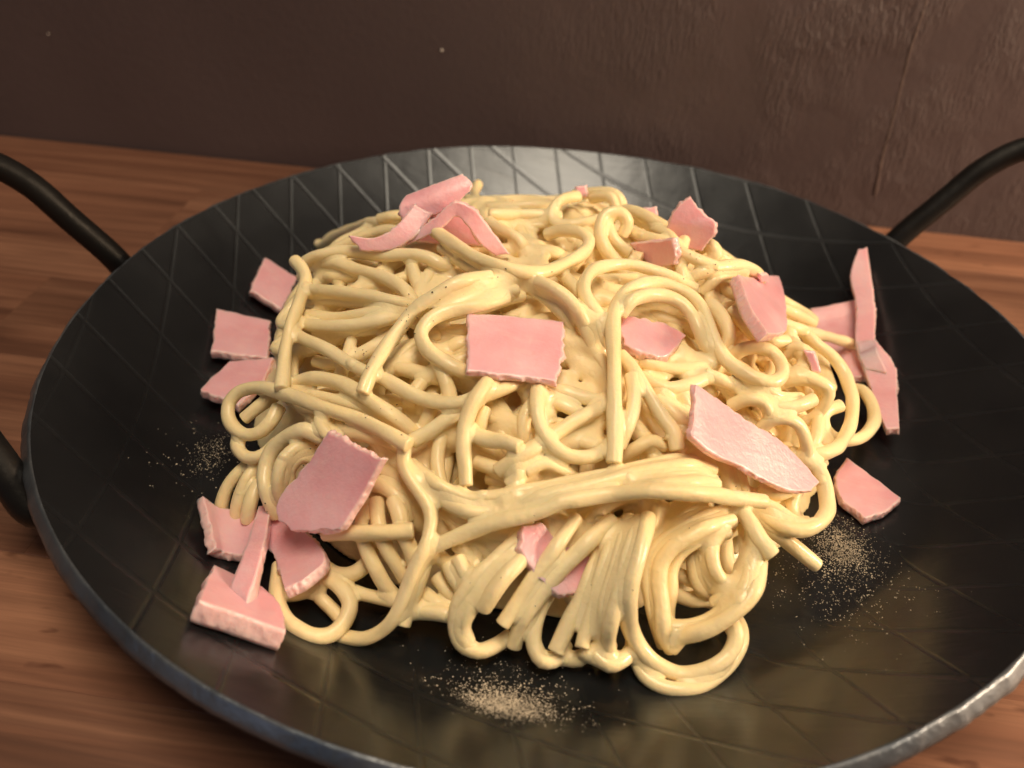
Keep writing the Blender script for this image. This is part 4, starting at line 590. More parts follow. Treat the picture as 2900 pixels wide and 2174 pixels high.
[1345,[416,-552,144,409,-586,152,395,-617,146,375,-623,119]],
[1342,[409,-443,189,414,-476,181,419,-510,173,419,-544,171,415,-572,153]],
[1318,[424,-524,200,428,-553,192,426,-572,168]],
[1320,[-268,-592,185,-262,-622,175,-252,-651,163,-237,-672,143,-216,-691,126,-197,-702,102,-176,-707,78]],
[1334,[-241,-598,197,-230,-626,188,-218,-650,174,-201,-670,156,-182,-681,135,-166,-687,109]],
[1467,[-207,-605,212,-189,-629,203,-176,-650,183,-159,-666,163,-149,-675,134]],
[1350,[125,-741,42,159,-743,51,178,-716,59]],
[1432,[163,-742,75,195,-742,65,206,-711,66]],
[1424,[186,-745,73,210,-756,69,231,-737,66,244,-712,65,245,-684,64]],
[1422,[88,-673,115,78,-700,107,75,-726,94,80,-745,72,98,-761,56,122,-748,51,131,-720,56]],
[1372,[-128,-647,165,-128,-675,155,-131,-698,139,-137,-717,117,-144,-737,95,-147,-758,76]],
[1375,[246,143,415,242,113,409,239,82,405,245,53,397,252,26,385,270,14,363]],
[1310,[299,31,352,318,44,377,340,71,380,364,96,375,388,120,367]],
[1451,[258,30,369,279,36,390,304,48,399,328,67,399,351,87,396,371,108,389,391,127,377,408,147,361,422,166,342,436,182,321]],
[1348,[226,79,425,253,60,422,285,50,417,317,53,408]],
[1416,[284,194,371,305,182,394,324,164,379,301,162,356]],
[1448,[111,277,400,132,252,401,150,225,405,171,200,409,191,174,414,207,146,420,222,117,421,241,97,403]],
[1388,[125,172,407,150,147,411,179,128,416,213,121,418]],
[1346,[102,250,421,126,228,429,154,209,429,184,194,423,214,197,407]],
[1449,[314,-64,380,330,-90,379,345,-116,371,355,-141,357,350,-155,330]],
[1293,[353,-69,378,376,-83,364,399,-87,344,423,-93,327,446,-93,306]],
[1425,[369,-60,387,393,-85,379,418,-97,357,448,-99,337,477,-81,330]],
[1331,[493,247,245,521,243,232,541,261,215,558,281,198,574,301,180,591,321,162,610,338,143]],
[1414,[493,178,256,523,180,246,544,198,229,564,217,213,586,234,196]],
[1317,[-520,-285,316,-494,-303,317,-470,-323,325,-443,-338,330,-415,-354,333,-388,-371,335,-361,-388,337,-333,-404,338,-305,-418,340,-275,-429,341,-246,-443,340,-216,-455,338,-186,-464,337,-155,-472,341,-124,-474,348,-96,-462,356,-70,-444,359,-44,-425,363,-25,-400,360,-3,-377,360]],
[1452,[-576,-53,341,-551,-56,359,-523,-63,374,-493,-57,381,-462,-54,384,-430,-58,388,-400,-66,393,-370,-74,400,-340,-79,408,-309,-83,414,-278,-88,412,-257,-92,405,-230,-81,391]],
[1368,[-519,-390,229,-541,-417,217,-566,-437,196]],
[1296,[-576,-453,164,-563,-486,161,-535,-505,157,-503,-502,168,-485,-474,178]],
[1435,[-370,-517,252,-401,-517,264,-429,-514,247,-453,-514,224,-473,-523,199,-478,-545,175,-469,-573,160,-458,-586,133,-448,-588,101]],
[1342,[42,-602,204,25,-629,200,7,-655,194,-12,-678,181,-30,-703,170,-46,-725,152,-56,-742,126,-56,-757,97,-42,-770,71,-12,-771,60,13,-752,56,33,-727,56]],
[1292,[39,-635,186,24,-661,183,9,-687,180,-7,-707,165,-22,-727,147,-34,-747,128,-41,-758,101,-30,-766,74]],
[1443,[37,-672,193,20,-704,188,3,-729,168,-12,-743,139]],
[1290,[-335,-705,58,-310,-723,57,-284,-736,47,-260,-750,38]],
[1315,[-389,-720,45,-365,-727,56,-339,-722,68,-318,-705,70]],
[1312,[254,-719,51,272,-742,41,300,-754,38,332,-754,38,362,-745,38,386,-725,40,406,-700,43,422,-673,47,432,-645,55,430,-613,53,417,-585,53]],
[1355,[448,-437,158,476,-459,151,506,-462,134,536,-464,113,566,-468,94]],
[1469,[392,-456,207,404,-486,215,417,-516,218,433,-544,211,457,-563,197]],
[1288,[442,-426,190,476,-433,183,507,-445,172,539,-440,161]],
[1471,[537,-290,199,557,-311,193,570,-334,179,576,-360,165,574,-391,163,563,-419,166,546,-444,169,521,-462,170,491,-465,172,466,-449,168,445,-428,167]],
[1329,[433,-293,253,449,-289,278,477,-286,285,503,-281,271,520,-288,247,530,-294,219,526,-301,191]],
[1357,[492,92,266,522,93,259,541,112,245,558,134,229,574,156,214,590,178,200,606,201,185,621,223,170,637,246,155,653,268,140,671,289,125,690,309,111,710,327,96,731,346,82,757,359,72]],
[1432,[560,115,231,583,95,221,609,84,210,633,73,192,650,49,178,656,19,172,659,-13,170,657,-45,169,653,-77,169,646,-109,171,637,-139,174,627,-169,179,615,-199,184,602,-227,190,585,-253,198,564,-276,206,534,-285,201]],
[1444,[-322,-648,144,-296,-654,157,-273,-663,173,-245,-666,183,-217,-667,191,-188,-664,197,-159,-657,201]],
[1299,[-163,-101,411,-137,-116,413,-114,-136,418,-87,-149,419,-60,-163,420,-34,-179,420,-9,-196,418,14,-216,413,34,-228,397,51,-235,373]],
[1412,[-62,-158,436,-35,-174,439,-9,-192,442,20,-204,433,45,-219,421,65,-241,409,82,-257,389,96,-266,362]],
[1364,[-4,-83,420,15,-107,420,30,-134,424,47,-160,423,62,-187,421,76,-214,418,92,-240,410,108,-253,389,121,-260,362]],
[1290,[-33,-194,455,-4,-212,457,26,-227,450,52,-243,437,73,-248,410]],
[1474,[-216,-263,382,-188,-261,396,-160,-255,406,-133,-240,408,-108,-223,414,-88,-199,412,-66,-178,409]],
[1356,[-233,-263,388,-208,-263,407,-180,-263,423,-151,-252,429,-122,-238,434,-99,-216,431,-76,-194,428]],
[1413,[-257,-264,393,-233,-268,412,-209,-273,430,-182,-262,441,-159,-242,446,-137,-220,447,-116,-197,442,-91,-181,437]],
[1423,[-36,391,376,-7,385,387,22,375,398,50,363,407,76,343,408,91,324,392,69,317,373]],
[1322,[18,326,403,39,309,419,66,292,426,79,276,405]],
[1330,[-17,292,419,-35,267,425,-48,238,431,-61,210,425,-64,183,409,-40,168,401,-8,167,406,18,182,408,43,201,411]],
[1352,[128,87,396,99,94,412,79,120,425,71,152,435]],
[1451,[106,53,386,82,58,407,64,79,423,57,107,438,64,133,455,92,146,461,114,145,441,108,137,412]],
[1441,[-264,-46,418,-241,-65,418,-221,-87,422,-197,-107,424,-174,-127,429,-152,-147,436,-129,-166,444,-102,-174,446,-73,-166,439]],
[1404,[-89,-223,426,-111,-247,427,-134,-269,429,-165,-281,424,-194,-294,418,-218,-315,409,-227,-343,397,-212,-370,387,-186,-388,380,-156,-400,374,-127,-397,363,-99,-384,353]],
[1342,[-71,-393,375,-77,-423,374,-82,-452,376,-91,-479,366,-98,-501,347,-100,-523,326,-95,-544,305,-87,-565,284,-80,-587,264]],
[1336,[11,-398,368,13,-428,360,17,-459,357,27,-487,344,45,-509,330,70,-518,313,99,-515,303,129,-505,303,148,-480,304,160,-452,312]],
[1345,[278,-11,382,249,-17,396,220,-21,409,188,-17,415,156,-18,422,126,-28,428,100,-48,433,80,-73,438,66,-102,444,58,-134,446,56,-167,446,62,-199,442,79,-223,431,102,-230,410]],
[1351,[149,-290,377,168,-313,373,184,-340,370,203,-360,357,222,-380,342,242,-399,327,263,-416,313,274,-436,293]],
[1366,[175,-347,372,183,-380,362,185,-412,346,180,-443,331,172,-461,301]],
[1354,[380,-534,205,351,-550,205,324,-566,199,302,-581,179,292,-603,157,296,-628,135,296,-641,106,300,-653,76]],
[1341,[389,-482,210,364,-500,215,342,-523,224,317,-544,222,293,-563,213,270,-581,198,253,-601,179,252,-625,157,262,-646,134,273,-665,111,285,-671,81,299,-680,53]],
[1424,[386,-518,217,360,-538,223,337,-560,229,311,-578,220,286,-595,206,271,-615,185,272,-639,163,281,-662,141,288,-682,115,295,-686,84,311,-689,56]],
[1450,[424,-563,177,423,-592,168,416,-620,162,403,-638,142,384,-646,119,363,-655,100,336,-666,93,307,-670,90]],
[1449,[441,-563,175,439,-592,167,432,-622,164,417,-645,150,397,-662,136,374,-675,120,348,-684,106,326,-682,85,311,-690,60]],
[1304,[-187,-558,261,-160,-576,259,-133,-594,261,-102,-602,255,-70,-606,250,-38,-601,255,-7,-594,261,24,-583,267,54,-571,271,84,-560,275,114,-547,279,143,-533,283,173,-519,285,201,-503,287,230,-487,288,258,-471,289,283,-451,280,310,-437,270]],
[1390,[-126,-603,240,-99,-617,238,-69,-627,239,-38,-622,238,-8,-614,243,22,-607,253,47,-597,268,76,-587,277,105,-576,282,134,-564,287,162,-550,292,190,-535,296,218,-521,298,246,-506,299,273,-490,297,299,-473,290,319,-455,273,342,-441,257]],
[1308,[192,-540,273,220,-540,289,249,-532,296,277,-516,294,303,-500,287,324,-480,272,347,-465,256]],
[1450,[197,-549,274,222,-554,291,248,-555,303,276,-543,304,303,-530,300,323,-512,288,346,-497,274]],
[1375,[-141,-688,144,-129,-676,171,-107,-671,192,-80,-659,206,-53,-649,220,-26,-642,234,3,-636,246,33,-628,255,62,-618,265,88,-606,278,118,-596,282,148,-584,285,178,-576,290,208,-575,300,239,-575,308,271,-570,309,300,-559,303,325,-544,292,348,-526,278,369,-508,262,390,-490,247,415,-474,233,442,-462,224]],
[1276,[-199,-552,298,-195,-576,276,-175,-595,259,-151,-611,243,-131,-632,227,-126,-660,210,-129,-687,192,-139,-708,168,-146,-726,142,-153,-745,116,-164,-762,90,-183,-772,65,-209,-780,47,-240,-779,38,-273,-777,38]],
[1436,[-414,-669,55,-404,-699,58,-392,-728,66,-377,-756,62,-355,-780,59,-327,-796,61,-296,-802,56,-268,-790,53,-252,-763,61,-252,-733,72,-274,-714,84,-303,-699,82,-333,-693,77]],
[1408,[169,-605,185,161,-634,175,154,-663,164,147,-686,142,136,-707,120,127,-729,98,118,-752,77]],
[1297,[187,-567,213,183,-598,205,180,-629,200,175,-657,184,170,-681,164,165,-701,139,162,-722,114,160,-748,95]],
[1446,[209,-558,218,205,-589,215,202,-621,216,197,-649,204,192,-675,186,187,-697,163,186,-713,136,186,-716,105,188,-724,75]],
[1285,[225,-564,228,220,-594,228,217,-624,232,212,-652,222,208,-678,205,204,-700,185,202,-719,161,201,-732,134,202,-733,103,208,-738,74]],
[1453,[238,-569,241,236,-601,242,233,-634,245,229,-663,233,224,-689,213,223,-705,185,227,-709,153,234,-709,121,248,-714,92,270,-722,69,297,-725,51,328,-726,42,360,-721,49,388,-709,61,409,-688,74,416,-663,93,398,-640,105]],
[1474,[178,-569,219,160,-595,215,143,-622,211,124,-643,194,105,-663,178,89,-683,159,74,-704,139,59,-724,118,50,-734,89,45,-745,60]],
[1362,[116,-583,224,105,-611,216,93,-640,209,80,-661,190,64,-682,171,51,-702,150,38,-723,130,24,-744,110]],
[1394,[-191,-562,310,-221,-549,311,-248,-533,308,-276,-518,305,-305,-506,302,-336,-497,300,-366,-488,298,-396,-477,295,-424,-463,289,-451,-448,281,-478,-434,273,-506,-420,265,-534,-407,256,-562,-399,244,-590,-399,229,-607,-414,209,-600,-439,193,-578,-460,185,-548,-472,185,-519,-471,197,-502,-453,213,-497,-425,227]],
[1352,[-584,-92,363,-560,-112,359,-542,-138,355,-531,-168,354,-525,-199,351,-520,-230,347,-517,-261,341,-514,-292,334,-510,-321,321,-504,-350,311,-496,-379,301,-486,-409,295,-477,-439,288]],
[1369,[-301,-473,338,-298,-446,353,-294,-417,364,-289,-387,372,-282,-358,381,-272,-330,393,-259,-307,409,-239,-294,429,-215,-283,446,-192,-268,460,-168,-250,467,-149,-225,462,-128,-204,457]],
[1440,[-286,-27,446,-262,-48,446,-240,-71,449,-218,-93,452,-195,-116,455,-172,-138,458,-146,-156,461,-117,-169,463,-85,-173,460,-55,-166,455,-32,-145,449,-14,-119,444,2,-91,440,15,-62,436,28,-33,435,39,-3,435,42,27,442,21,50,447,-7,63,442,-31,80,429,-57,89,413]],
[1432,[166,-511,304,163,-485,323,158,-457,338,153,-428,352,148,-399,366,143,-369,378,139,-339,389,134,-308,399,129,-278,408,124,-246,416,123,-215,422,128,-183,428,138,-153,432,156,-125,433,179,-103,432,207,-88,428,239,-86,420,268,-97,413,290,-119,404,304,-145,392,316,-172,378,332,-196,363,353,-217,350,380,-234,344,410,-245,338,440,-240,331,460,-215,333,460,-184,340,440,-162,350,409,-163,357,380,-169,349,361,-174,325]],
[1356,[137,-207,415,151,-190,437,171,-165,437,193,-143,431,221,-130,423,251,-134,415,274,-153,403,289,-177,390,304,-191,367,326,-196,345]]],"nf":105,"ham":{"center":[1.4,[[1.4,[[[-151,-285,416],
[31,-249,404]],
[[-132,-360,402],
[40,-330,390]],
[[-115,-439,392],
[41,-416,380]]]]]],"right_block":[2.6,[[2.6,[[[353,2,409],
[492,370,222]],
[[370,-143,433],
[494,179,257]],
[[400,-258,440],
[470,-57,329]]]]]],"small_top":[1.8,[[1.8,[[[134,145,392],
[223,54,461]],
[[158,122,381],
[234,43,434]],
[[187,92,366],
[235,43,408]]]]]],"back_right":[2.2,[[2.2,[[[222,179,484],
[243,187,497]],
[[206,167,449],
[283,172,464]],
[[210,169,418],
[310,159,450]],
[[239,161,394],
[288,154,391]]]]]],"back_edge":[1.8,[[1.8,[[[115,254,416],
[173,264,430]],
[[136,239,395],
[182,248,409]]]]]],"back_bit":[1.5,[[1.5,[[[-27,332,424],
[-2,336,428]],
[[-21,319,405],
[4,322,407]]]]]],"long_tapered":[1.4,[[1.4,[[[284,-379,395],
[289,-464,344]],
[[343,-359,350],
[335,-460,308]],
[[414,-345,298],
[391,-438,272]],
[[474,-334,252],
[444,-426,237]],
[[522,-338,212],
[488,-409,212]],
[[550,-350,190],
[533,-379,192]]]]]],"nested":[2.4,[[2.4,[[[134,-186,392],
[149,-256,370]],
[[182,-184,388],
[187,-269,366]],
[[229,-167,374],
[218,-256,354]],
[[263,-171,358],
[236,-245,352]]]]]],"lower_left_flat":[1.6,[[1.6,[[[-337,-549,295],
[-218,-616,316]],
[[-382,-579,222],
[-244,-644,257]],
[[-423,-622,160],
[-272,-683,208]],
[[-370,-665,156],
[-310,-681,187]]]]]],"folded_corner":[2.0,[[2.0,[[[-613,-570,85],
[-533,-678,81]],
[[-582,-566,59],
[-521,-671,61]],
[[-532,-553,54],
[-485,-667,57]],
[[-469,-561,84],
[-454,-653,77]]]],
[3.0,[[[-485,-580,90],
[-464,-571,91]],
[[-455,-688,118],
[-420,-697,122]],
[[-432,-776,135],
[-392,-786,140]],
[[-425,-817,127],
[-384,-831,135]]]],
[2.2,[[[-474,-563,84],
[-454,-557,85]],
[[-453,-619,62],
[-380,-612,100]],
[[-414,-669,69],
[-305,-691,122]],
[[-350,-768,115],
[-325,-754,122]]]]]],"slab":[3.7,[[3.7,[[[-490,-766,119],
[-404,-767,90]],
[[-469,-829,153],
[-353,-807,100]],
[[-446,-887,186],
[-314,-871,131]]]]]],"left_upper":[2.0,[[2.0,[[[-857,298,115],
[-768,296,69]],
[[-851,231,101],
[-765,227,56]],
[[-843,170,89],
[-762,166,46]]]]]],"left_middle":[2.2,[[2.2,[[[-889,70,83],
[-752,81,61]],
[[-859,-9,66],
[-723,7,57]],
[[-829,-86,65],
[-697,-64,57]]]]]],"left_lower":[2.2,[[2.2,[[[-770,-111,65],
[-678,-72,66]],
[[-780,-178,64],
[-662,-169,64]],
[[-783,-235,65],
[-679,-262,66]]]]]],"right_flat":[2.0,[[2.0,[[[673,-82,42],
[771,-191,41]],
[[643,-151,40],
[739,-232,41]],
[[644,-223,41],
[689,-269,42]]]]]],"right_folded":[2.0,[[2.0,[[[628,485,83],
[745,516,116]],
[[648,415,59],
[754,443,89]],
[[675,306,48],
[756,309,75]],
[[704,221,52],
[755,221,72]]]],
[2.0,[[[736,633,201],
[759,640,208]],
[[717,546,166],
[768,513,170]],
[[728,438,138],
[768,390,138]],
[[719,306,106],
[764,284,114]],
[[735,216,93],
[781,194,103]]]],
[2.0,[[[721,306,107],
[766,307,118]],
[[735,224,87],
[804,218,104]],
[[748,109,76],
[797,108,89]],
[[765,10,66],
[791,11,73]]]]]],"top_folded":[1.8,[[1.8,[[[-358,18,491],
[-249,68,536]],
[[-367,-10,477],
[-223,52,523]],
[[-346,-27,447],
[-262,24,482]]]],
[1.8,[[[-338,-5,487],
[-297,-5,473]],
[[-366,-43,451],
[-327,-47,432]],
[[-408,-63,429],
[-377,-71,408]],
[[-461,-69,431],
[-432,-80,404]]]],
[1.8,[[[-353,-47,426],
[-340,-52,416]],
[[-299,-27,462],
[-279,-31,450]],
[[-252,-4,507],
[-244,-11,479]],
[[-212,-2,499],
[-220,-16,467]],
[[-172,-2,457],
[-189,-26,431]],
[[-126,-9,407],
[-153,-16,404]]]],
[1.8,[[[-294,27,463],
[-225,43,463]],
[[-329,-16,408],
[-173,19,404]]]]]],"woven":[2.0,[[2.0,[[[29,-628,221],
[56,-604,218]],
[[34,-667,202],
[92,-616,184]],
[[60,-683,173],
[147,-612,161]],
[[103,-695,147],
[145,-668,138]]]]]],"crumb_right":[1.3,[[1.3,[[[420,136,361],
[442,165,346]],
[[427,147,337],
[449,174,323]]]]]],"sliver_right":[1.6,[[1.6,[[[509,-122,337],
[527,-126,337]],
[[530,-145,307],
[545,-147,311]]]]]]},"pepper":[[-217,-333,414],
[-245,-271,388],
[-209,-324,415],
[-244,-311,408],
[-258,-319,417],
[-260,-328,409],
[-259,-255,363],
[-258,-322,414],
[-267,-260,353],
[-265,-309,421],
[-214,-329,415],
[-259,-335,396],
[-211,-329,404],
[-269,-330,409],
[-258,-332,396],
[-281,-284,330],
[-285,-242,325],
[-236,-356,402],
[-269,-258,348],
[-279,-232,328],
[-265,-351,388],
[-256,-329,398],
[-350,-331,328],
[-381,-277,293],
[-300,-438,371],
[-343,-332,326],
[-296,-416,379],
[-370,-318,323],
[-303,-441,369],
[-348,-336,320],
[-347,-335,323],
[-370,-313,316],
[-364,-334,323],
[-368,-330,322],
[-376,-274,296],
[-383,-273,294],
[-348,-314,332],
[-384,-569,101],
[-427,-570,69],
[-459,-600,141],
[-422,-543,103],
[-403,-539,120],
[-425,-562,79],
[-413,-564,164],
[-409,-544,111],
[-441,-548,84],
[-426,-573,168],
[-436,-535,101],
[-433,-516,122],
[-371,-566,113],
[-420,-547,100],
[-548,-584,47],
[-507,-552,39],
[-506,-568,39],
[-457,-600,121],
[-392,-582,81],
[-500,-578,104],
[-438,-584,111],
[-432,-548,90],
[-520,-575,104],
[-445,-602,102],
[-419,-599,41],
[-436,-578,52],
[-424,-582,57],
[-453,-570,47],
[-414,-603,40],
[-417,-566,81],
[447,773,87],
[315,42,418],
[281,180,373],
[302,30,402],
[447,768,84],
[335,73,412],
[361,298,313],
[467,753,82],
[432,787,91],
[346,78,411],
[458,802,110],
[354,72,403],
[321,39,407],
[503,718,75],
[367,85,388],
[350,68,398],
[423,768,75],
[289,32,409],
[423,768,75],
[334,54,398],
[259,49,432],
[360,77,401],
[237,63,436],
[273,41,426],
[275,271,351],
[307,271,327],
[262,214,363],
[312,267,326],
[277,54,432],
[279,46,430],
[12,-105,433],
[-78,-181,442],
[15,-135,425],
[-149,-248,455],
[-112,-198,455],
[-99,-185,468],
[-345,-538,265],
[-261,-495,325],
[-204,-555,324],
[-343,-508,306],
[-241,-492,325],
[-250,-436,291],
[-282,-518,318],
[-229,-506,314],
[-286,-510,317],
[-362,-524,244],
[-219,-291,457],
[-197,-284,430],
[-195,-282,467],
[-286,-224,403],
[-269,-168,386],
[-204,-292,444],
[-164,-266,447],
[-278,-261,402],
[354,-466,268],
[310,-572,235],
[131,-589,209],
[280,-589,217],
[405,-490,189],
[227,-709,210],
[49,-636,266],
[165,-609,197],
[393,-426,218],
[416,-421,209],
[-196,234,390],
[-245,224,373],
[-263,239,381],
[-274,205,368],
[-276,211,336],
[-291,193,384],
[-315,171,384],
[-294,201,335],
[66,-628,180],
[73,-721,142],
[23,-641,213],
[160,-683,175],
[90,-706,39],
[12,-719,194],
[-39,-724,173],
[52,-630,183],
[-426,-492,149],
[-387,-536,133],
[-399,-499,160],
[-385,-514,227],
[-392,-525,227],
[568,673,78],
[441,145,292],
[398,190,305],
[611,637,79],
[502,235,248],
[21,-64,448],
[430,248,273],
[251,-24,410],
[229,95,373],
[-13,-142,451],
[89,-70,403]]}''')
pile = empty('spaghetti_pile', (0, 0, 0.0025)); tag(pile, 'mound of creamy pale yellow spaghetti heaped in the dark steel pan', 'pasta')
def spline(ctrl, step):
    P = np.asarray(ctrl, float); Q = np.vstack([2 * P[0] - P[1], P, 2 * P[-1] - P[-2]]); out = []
    for i in range(1, len(Q) - 2):
        k = max(2, int(np.linalg.norm(Q[i + 1] - Q[i]) / step))
        t = np.linspace(0, 1, k, endpoint=False)[:, None]
        out.append(.5 * (2 * Q[i] + (-Q[i-1] + Q[i+1]) * t + (2 * Q[i-1] - 5 * Q[i] + 4 * Q[i+1] - Q[i+2]) * t**2 + (-Q[i-1] + 3 * Q[i] - 3 * Q[i+1] + Q[i+2]) * t**3))
    out.append(P[-1:]); return np.vstack(out)
rng = np.random.default_rng(3)
samples = []
for r6, flat in DATA['strands']:
    ctrl = np.array(flat, float).reshape(-1, 3) * 1e-4
    p = spline(ctrl, 0.0009); r = r6 * 1e-6; n = len(p)
    samples.append(p)
    # rounded blunt ends: extra rings shrinking to a point
    t0 = p[0] - p[1]; t0 /= np.linalg.norm(t0); t1 = p[-1] - p[-2]; t1 /= np.linalg.norm(t1)
    cap = ((0.0, 1.0), (0.14, 0.97), (0.25, 0.85), (0.29, 0.50), (0.29, 0.03))
    head = np.array([p[0] + t0 * r * a for a, _ in cap[:0:-1]]); tail = np.array([p[-1] + t1 * r * a for a, _ in cap[1:]])
    full = np.vstack([head, p, tail])
    s = np.arange(len(full)) * 0.9
    ph = rng.uniform(0, 6.28, 4)
    lump = 1 + 0.035 * np.sin(s / 5.3 + ph[0]) + 0.03 * np.sin(s / 2.3 + ph[1]) + 0.02 * np.sin(s / 1.25 + ph[2])
    rad = r * lump; sc_end = np.ones(len(full))
    sc_end[:4] = [c[1] for c in cap[:0:-1]]; sc_end[-4:] = [c[1] for c in cap[1:]]
    V, T, N, B = tube(full, rad * sc_end, 12)
    # uneven coat of sauce: push the skin in and out
    ang = np.arange(12) * 2 * np.pi / 12
    d = 0.045 * np.sin(2 * ang[None] + s[:, None] / 3.1 + ph[3]) + 0.035 * np.sin(3 * ang[None] - s[:, None] / 1.7 + ph[0])
    C = full[:, None, :]
    V = C + (V - C) * (1 + d[:, :, None])
    V = V - np.array([0, 0, 0.0025])
    mesh_obj('spaghetti_strand', *tube_mesh(V), M_PASTA, pile)

# sauce: a smooth skin that fills the crevices where strands touch
def surface_nets(F, iso):
    G = F > iso
    nx, ny, nz = F.shape
    corners = [(i, j, k) for i in (0, 1) for j in (0, 1) for k in (0, 1)]
    cnt = np.zeros((nx - 1, ny - 1, nz - 1), np.int8)
    sl = lambda c: tuple(slice(q, (nx, ny, nz)[a] - 1 + q) for a, q in enumerate(c))
    for c in corners: cnt += G[sl(c)]
    act = (cnt > 0) & (cnt < 8)
    I = np.argwhere(act); vid = -np.ones(act.shape, np.int64); vid[act] = np.arange(len(I))
    acc = np.zeros((len(I), 3)); num = np.zeros(len(I))
    val = {c: F[I[:, 0] + c[0], I[:, 1] + c[1], I[:, 2] + c[2]] - iso for c in corners}
    for c in corners:
        for ax in range(3):
            if c[ax]: continue
            d = list(c); d[ax] = 1; d = tuple(d); a, b = val[c], val[d]; m = (a > 0) != (b > 0)
            t = np.where(m, a / np.where(m, a - b, 1), 0)
            e = np.array(c, float)[None].repeat(len(I), 0); e[:, ax] += t
            acc += e * m[:, None]; num += m
    V = I + acc / num[:, None]
    quads = []
    for ax in range(3):
        u, v = (ax + 1) % 3, (ax + 2) % 3
        s0 = [slice(1, None)] * 3; s1 = [slice(1, None)] * 3
        s0[ax] = slice(0, -1); s1[ax] = slice(1, None)
        A, Bq = G[tuple(s0)], G[tuple(s1)]
        E = np.argwhere(A != Bq)
        pos = E.copy(); pos[:, u] += 1; pos[:, v] += 1
        ok = (pos[:, u] < act.shape[u]) & (pos[:, v] < act.shape[v]) & (pos[:, ax] < act.shape[ax])
        pos = pos[ok]; up = A[tuple(E[ok].T)]
        def g(du, dv):
            q = pos.copy(); q[:, u] += du; q[:, v] += dv; return vid[tuple(q.T)]
        q = np.stack([g(-1, -1), g(0, -1), g(0, 0), g(-1, 0)], 1)
        q[~up] = q[~up][:, ::-1]
        quads.append(q[(q >= 0).all(1)])
    return V, np.vstack(quads)
h = 0.00058
lo = np.array([-0.084, -0.087, 0.0006]); hi = np.array([0.084, 0.083, 0.054])
dim = np.ceil((hi - lo) / h).astype(int)
F = np.zeros(dim, np.float32)
RK = 0.0032; K = int(math.ceil(RK / h)); step = 0.0006
og = np.arange(-K, K + 1)
for p in samples:
    s = np.r_[0, np.cumsum(np.linalg.norm(np.diff(p, axis=0), axis=1))]
    q = np.arange(0, s[-1], step)
    P = np.stack([np.interp(q, s, p[:, k]) for k in range(3)], 1)
    for c in P:
        f = (c - lo) / h; b = np.round(f).astype(int)
        if (b - K < 0).any() or (b + K + 1 > dim).any(): continue
        dx = (og + b[0] - f[0]) * h; dy = (og + b[1] - f[1]) * h; dz = (og + b[2] - f[2]) * h
        d2 = dx[:, None, None] ** 2 + dy[None, :, None] ** 2 + dz[None, None, :] ** 2
        k = np.clip(1 - d2 / RK ** 2, 0, None)
        F[b[0]-K:b[0]+K+1, b[1]-K:b[1]+K+1, b[2]-K:b[2]+K+1] += k * k * k
# small beads and clots of sauce clinging to the strands
g = np.random.default_rng(21)
allp = np.vstack([samples[i] for i in range(DATA['nf'], len(samples))])
for _ in range(50):
    c = allp[g.integers(len(allp))]; d = g.normal(size=3); d[2] = abs(d[2]); d[1] -= 0.6; d /= np.linalg.norm(d)
    rb = g.uniform(0.0011, 0.0019); c = c + d * g.uniform(0.0010, 0.00145)
    f = (c - lo) / h; b = np.round(f).astype(int); kk = int(math.ceil(rb / h)); o3 = np.arange(-kk, kk + 1)
    if (b - kk < 0).any() or (b + kk + 1 > dim).any(): continue
    d2 = ((o3 + b[0] - f[0]) * h)[:, None, None] ** 2 + ((o3 + b[1] - f[1]) * h)[None, :, None] ** 2 + ((o3 + b[2] - f[2]) * h)[None, None, :] ** 2
    F[b[0]-kk:b[0]+kk+1, b[1]-kk:b[1]+kk+1, b[2]-kk:b[2]+kk+1] += 2.6 * np.clip(1 - d2 / rb ** 2, 0, None) ** 2
# solid heart of the mound, well under the visible strands
gx = lo[0] + np.arange(dim[0]) * h; gy = lo[1] + np.arange(dim[1]) * h; gz = lo[2] + np.arange(dim[2]) * h
th = np.arctan2(gy[None, :], gx[:, None]); rr = np.hypot(gx[:, None], gy[None, :]); lf = 0.5 * (1 + np.cos(th - math.radians(160)))
r0 = 0.0775 + 0.0065 * lf - 0.0120; pw = 2.7 + 1.3 * lf
top = (0.041 - 0.0068) * (1 - np.clip(rr / r0, 0, 1.3) ** pw)
top += 0.0011 * np.sin(gx[:, None] * 610 + 3 * np.sin(gy[None, :] * 230)) * np.sin(gy[None, :] * 540 + 2.5 * np.sin(gx[:, None] * 190))
for _ in range(2): top[1:-1, 1:-1] = (top[:-2, 1:-1] + top[2:, 1:-1] + top[1:-1, :-2] + top[1:-1, 2:]) / 4
F += 6.0 * np.clip(0.5 + (top[:, :, None] - gz[None, None, :]) / 0.0012, 0, 1)
F[:, :, gz < 0.0027] = 0
iso = 0.914 * RK / step * (1 - (0.00109 / RK) ** 2) ** 3.5
V, Q = surface_nets(F, iso)
V = lo + V * h - np.array([0, 0, 0.0025])
sauce = mesh_obj('cream_sauce', V, Q, M_SAUCE, pile)
sm = sauce.modifiers.new('settle', 'SMOOTH'); sm.factor = 0.5; sm.iterations = 3

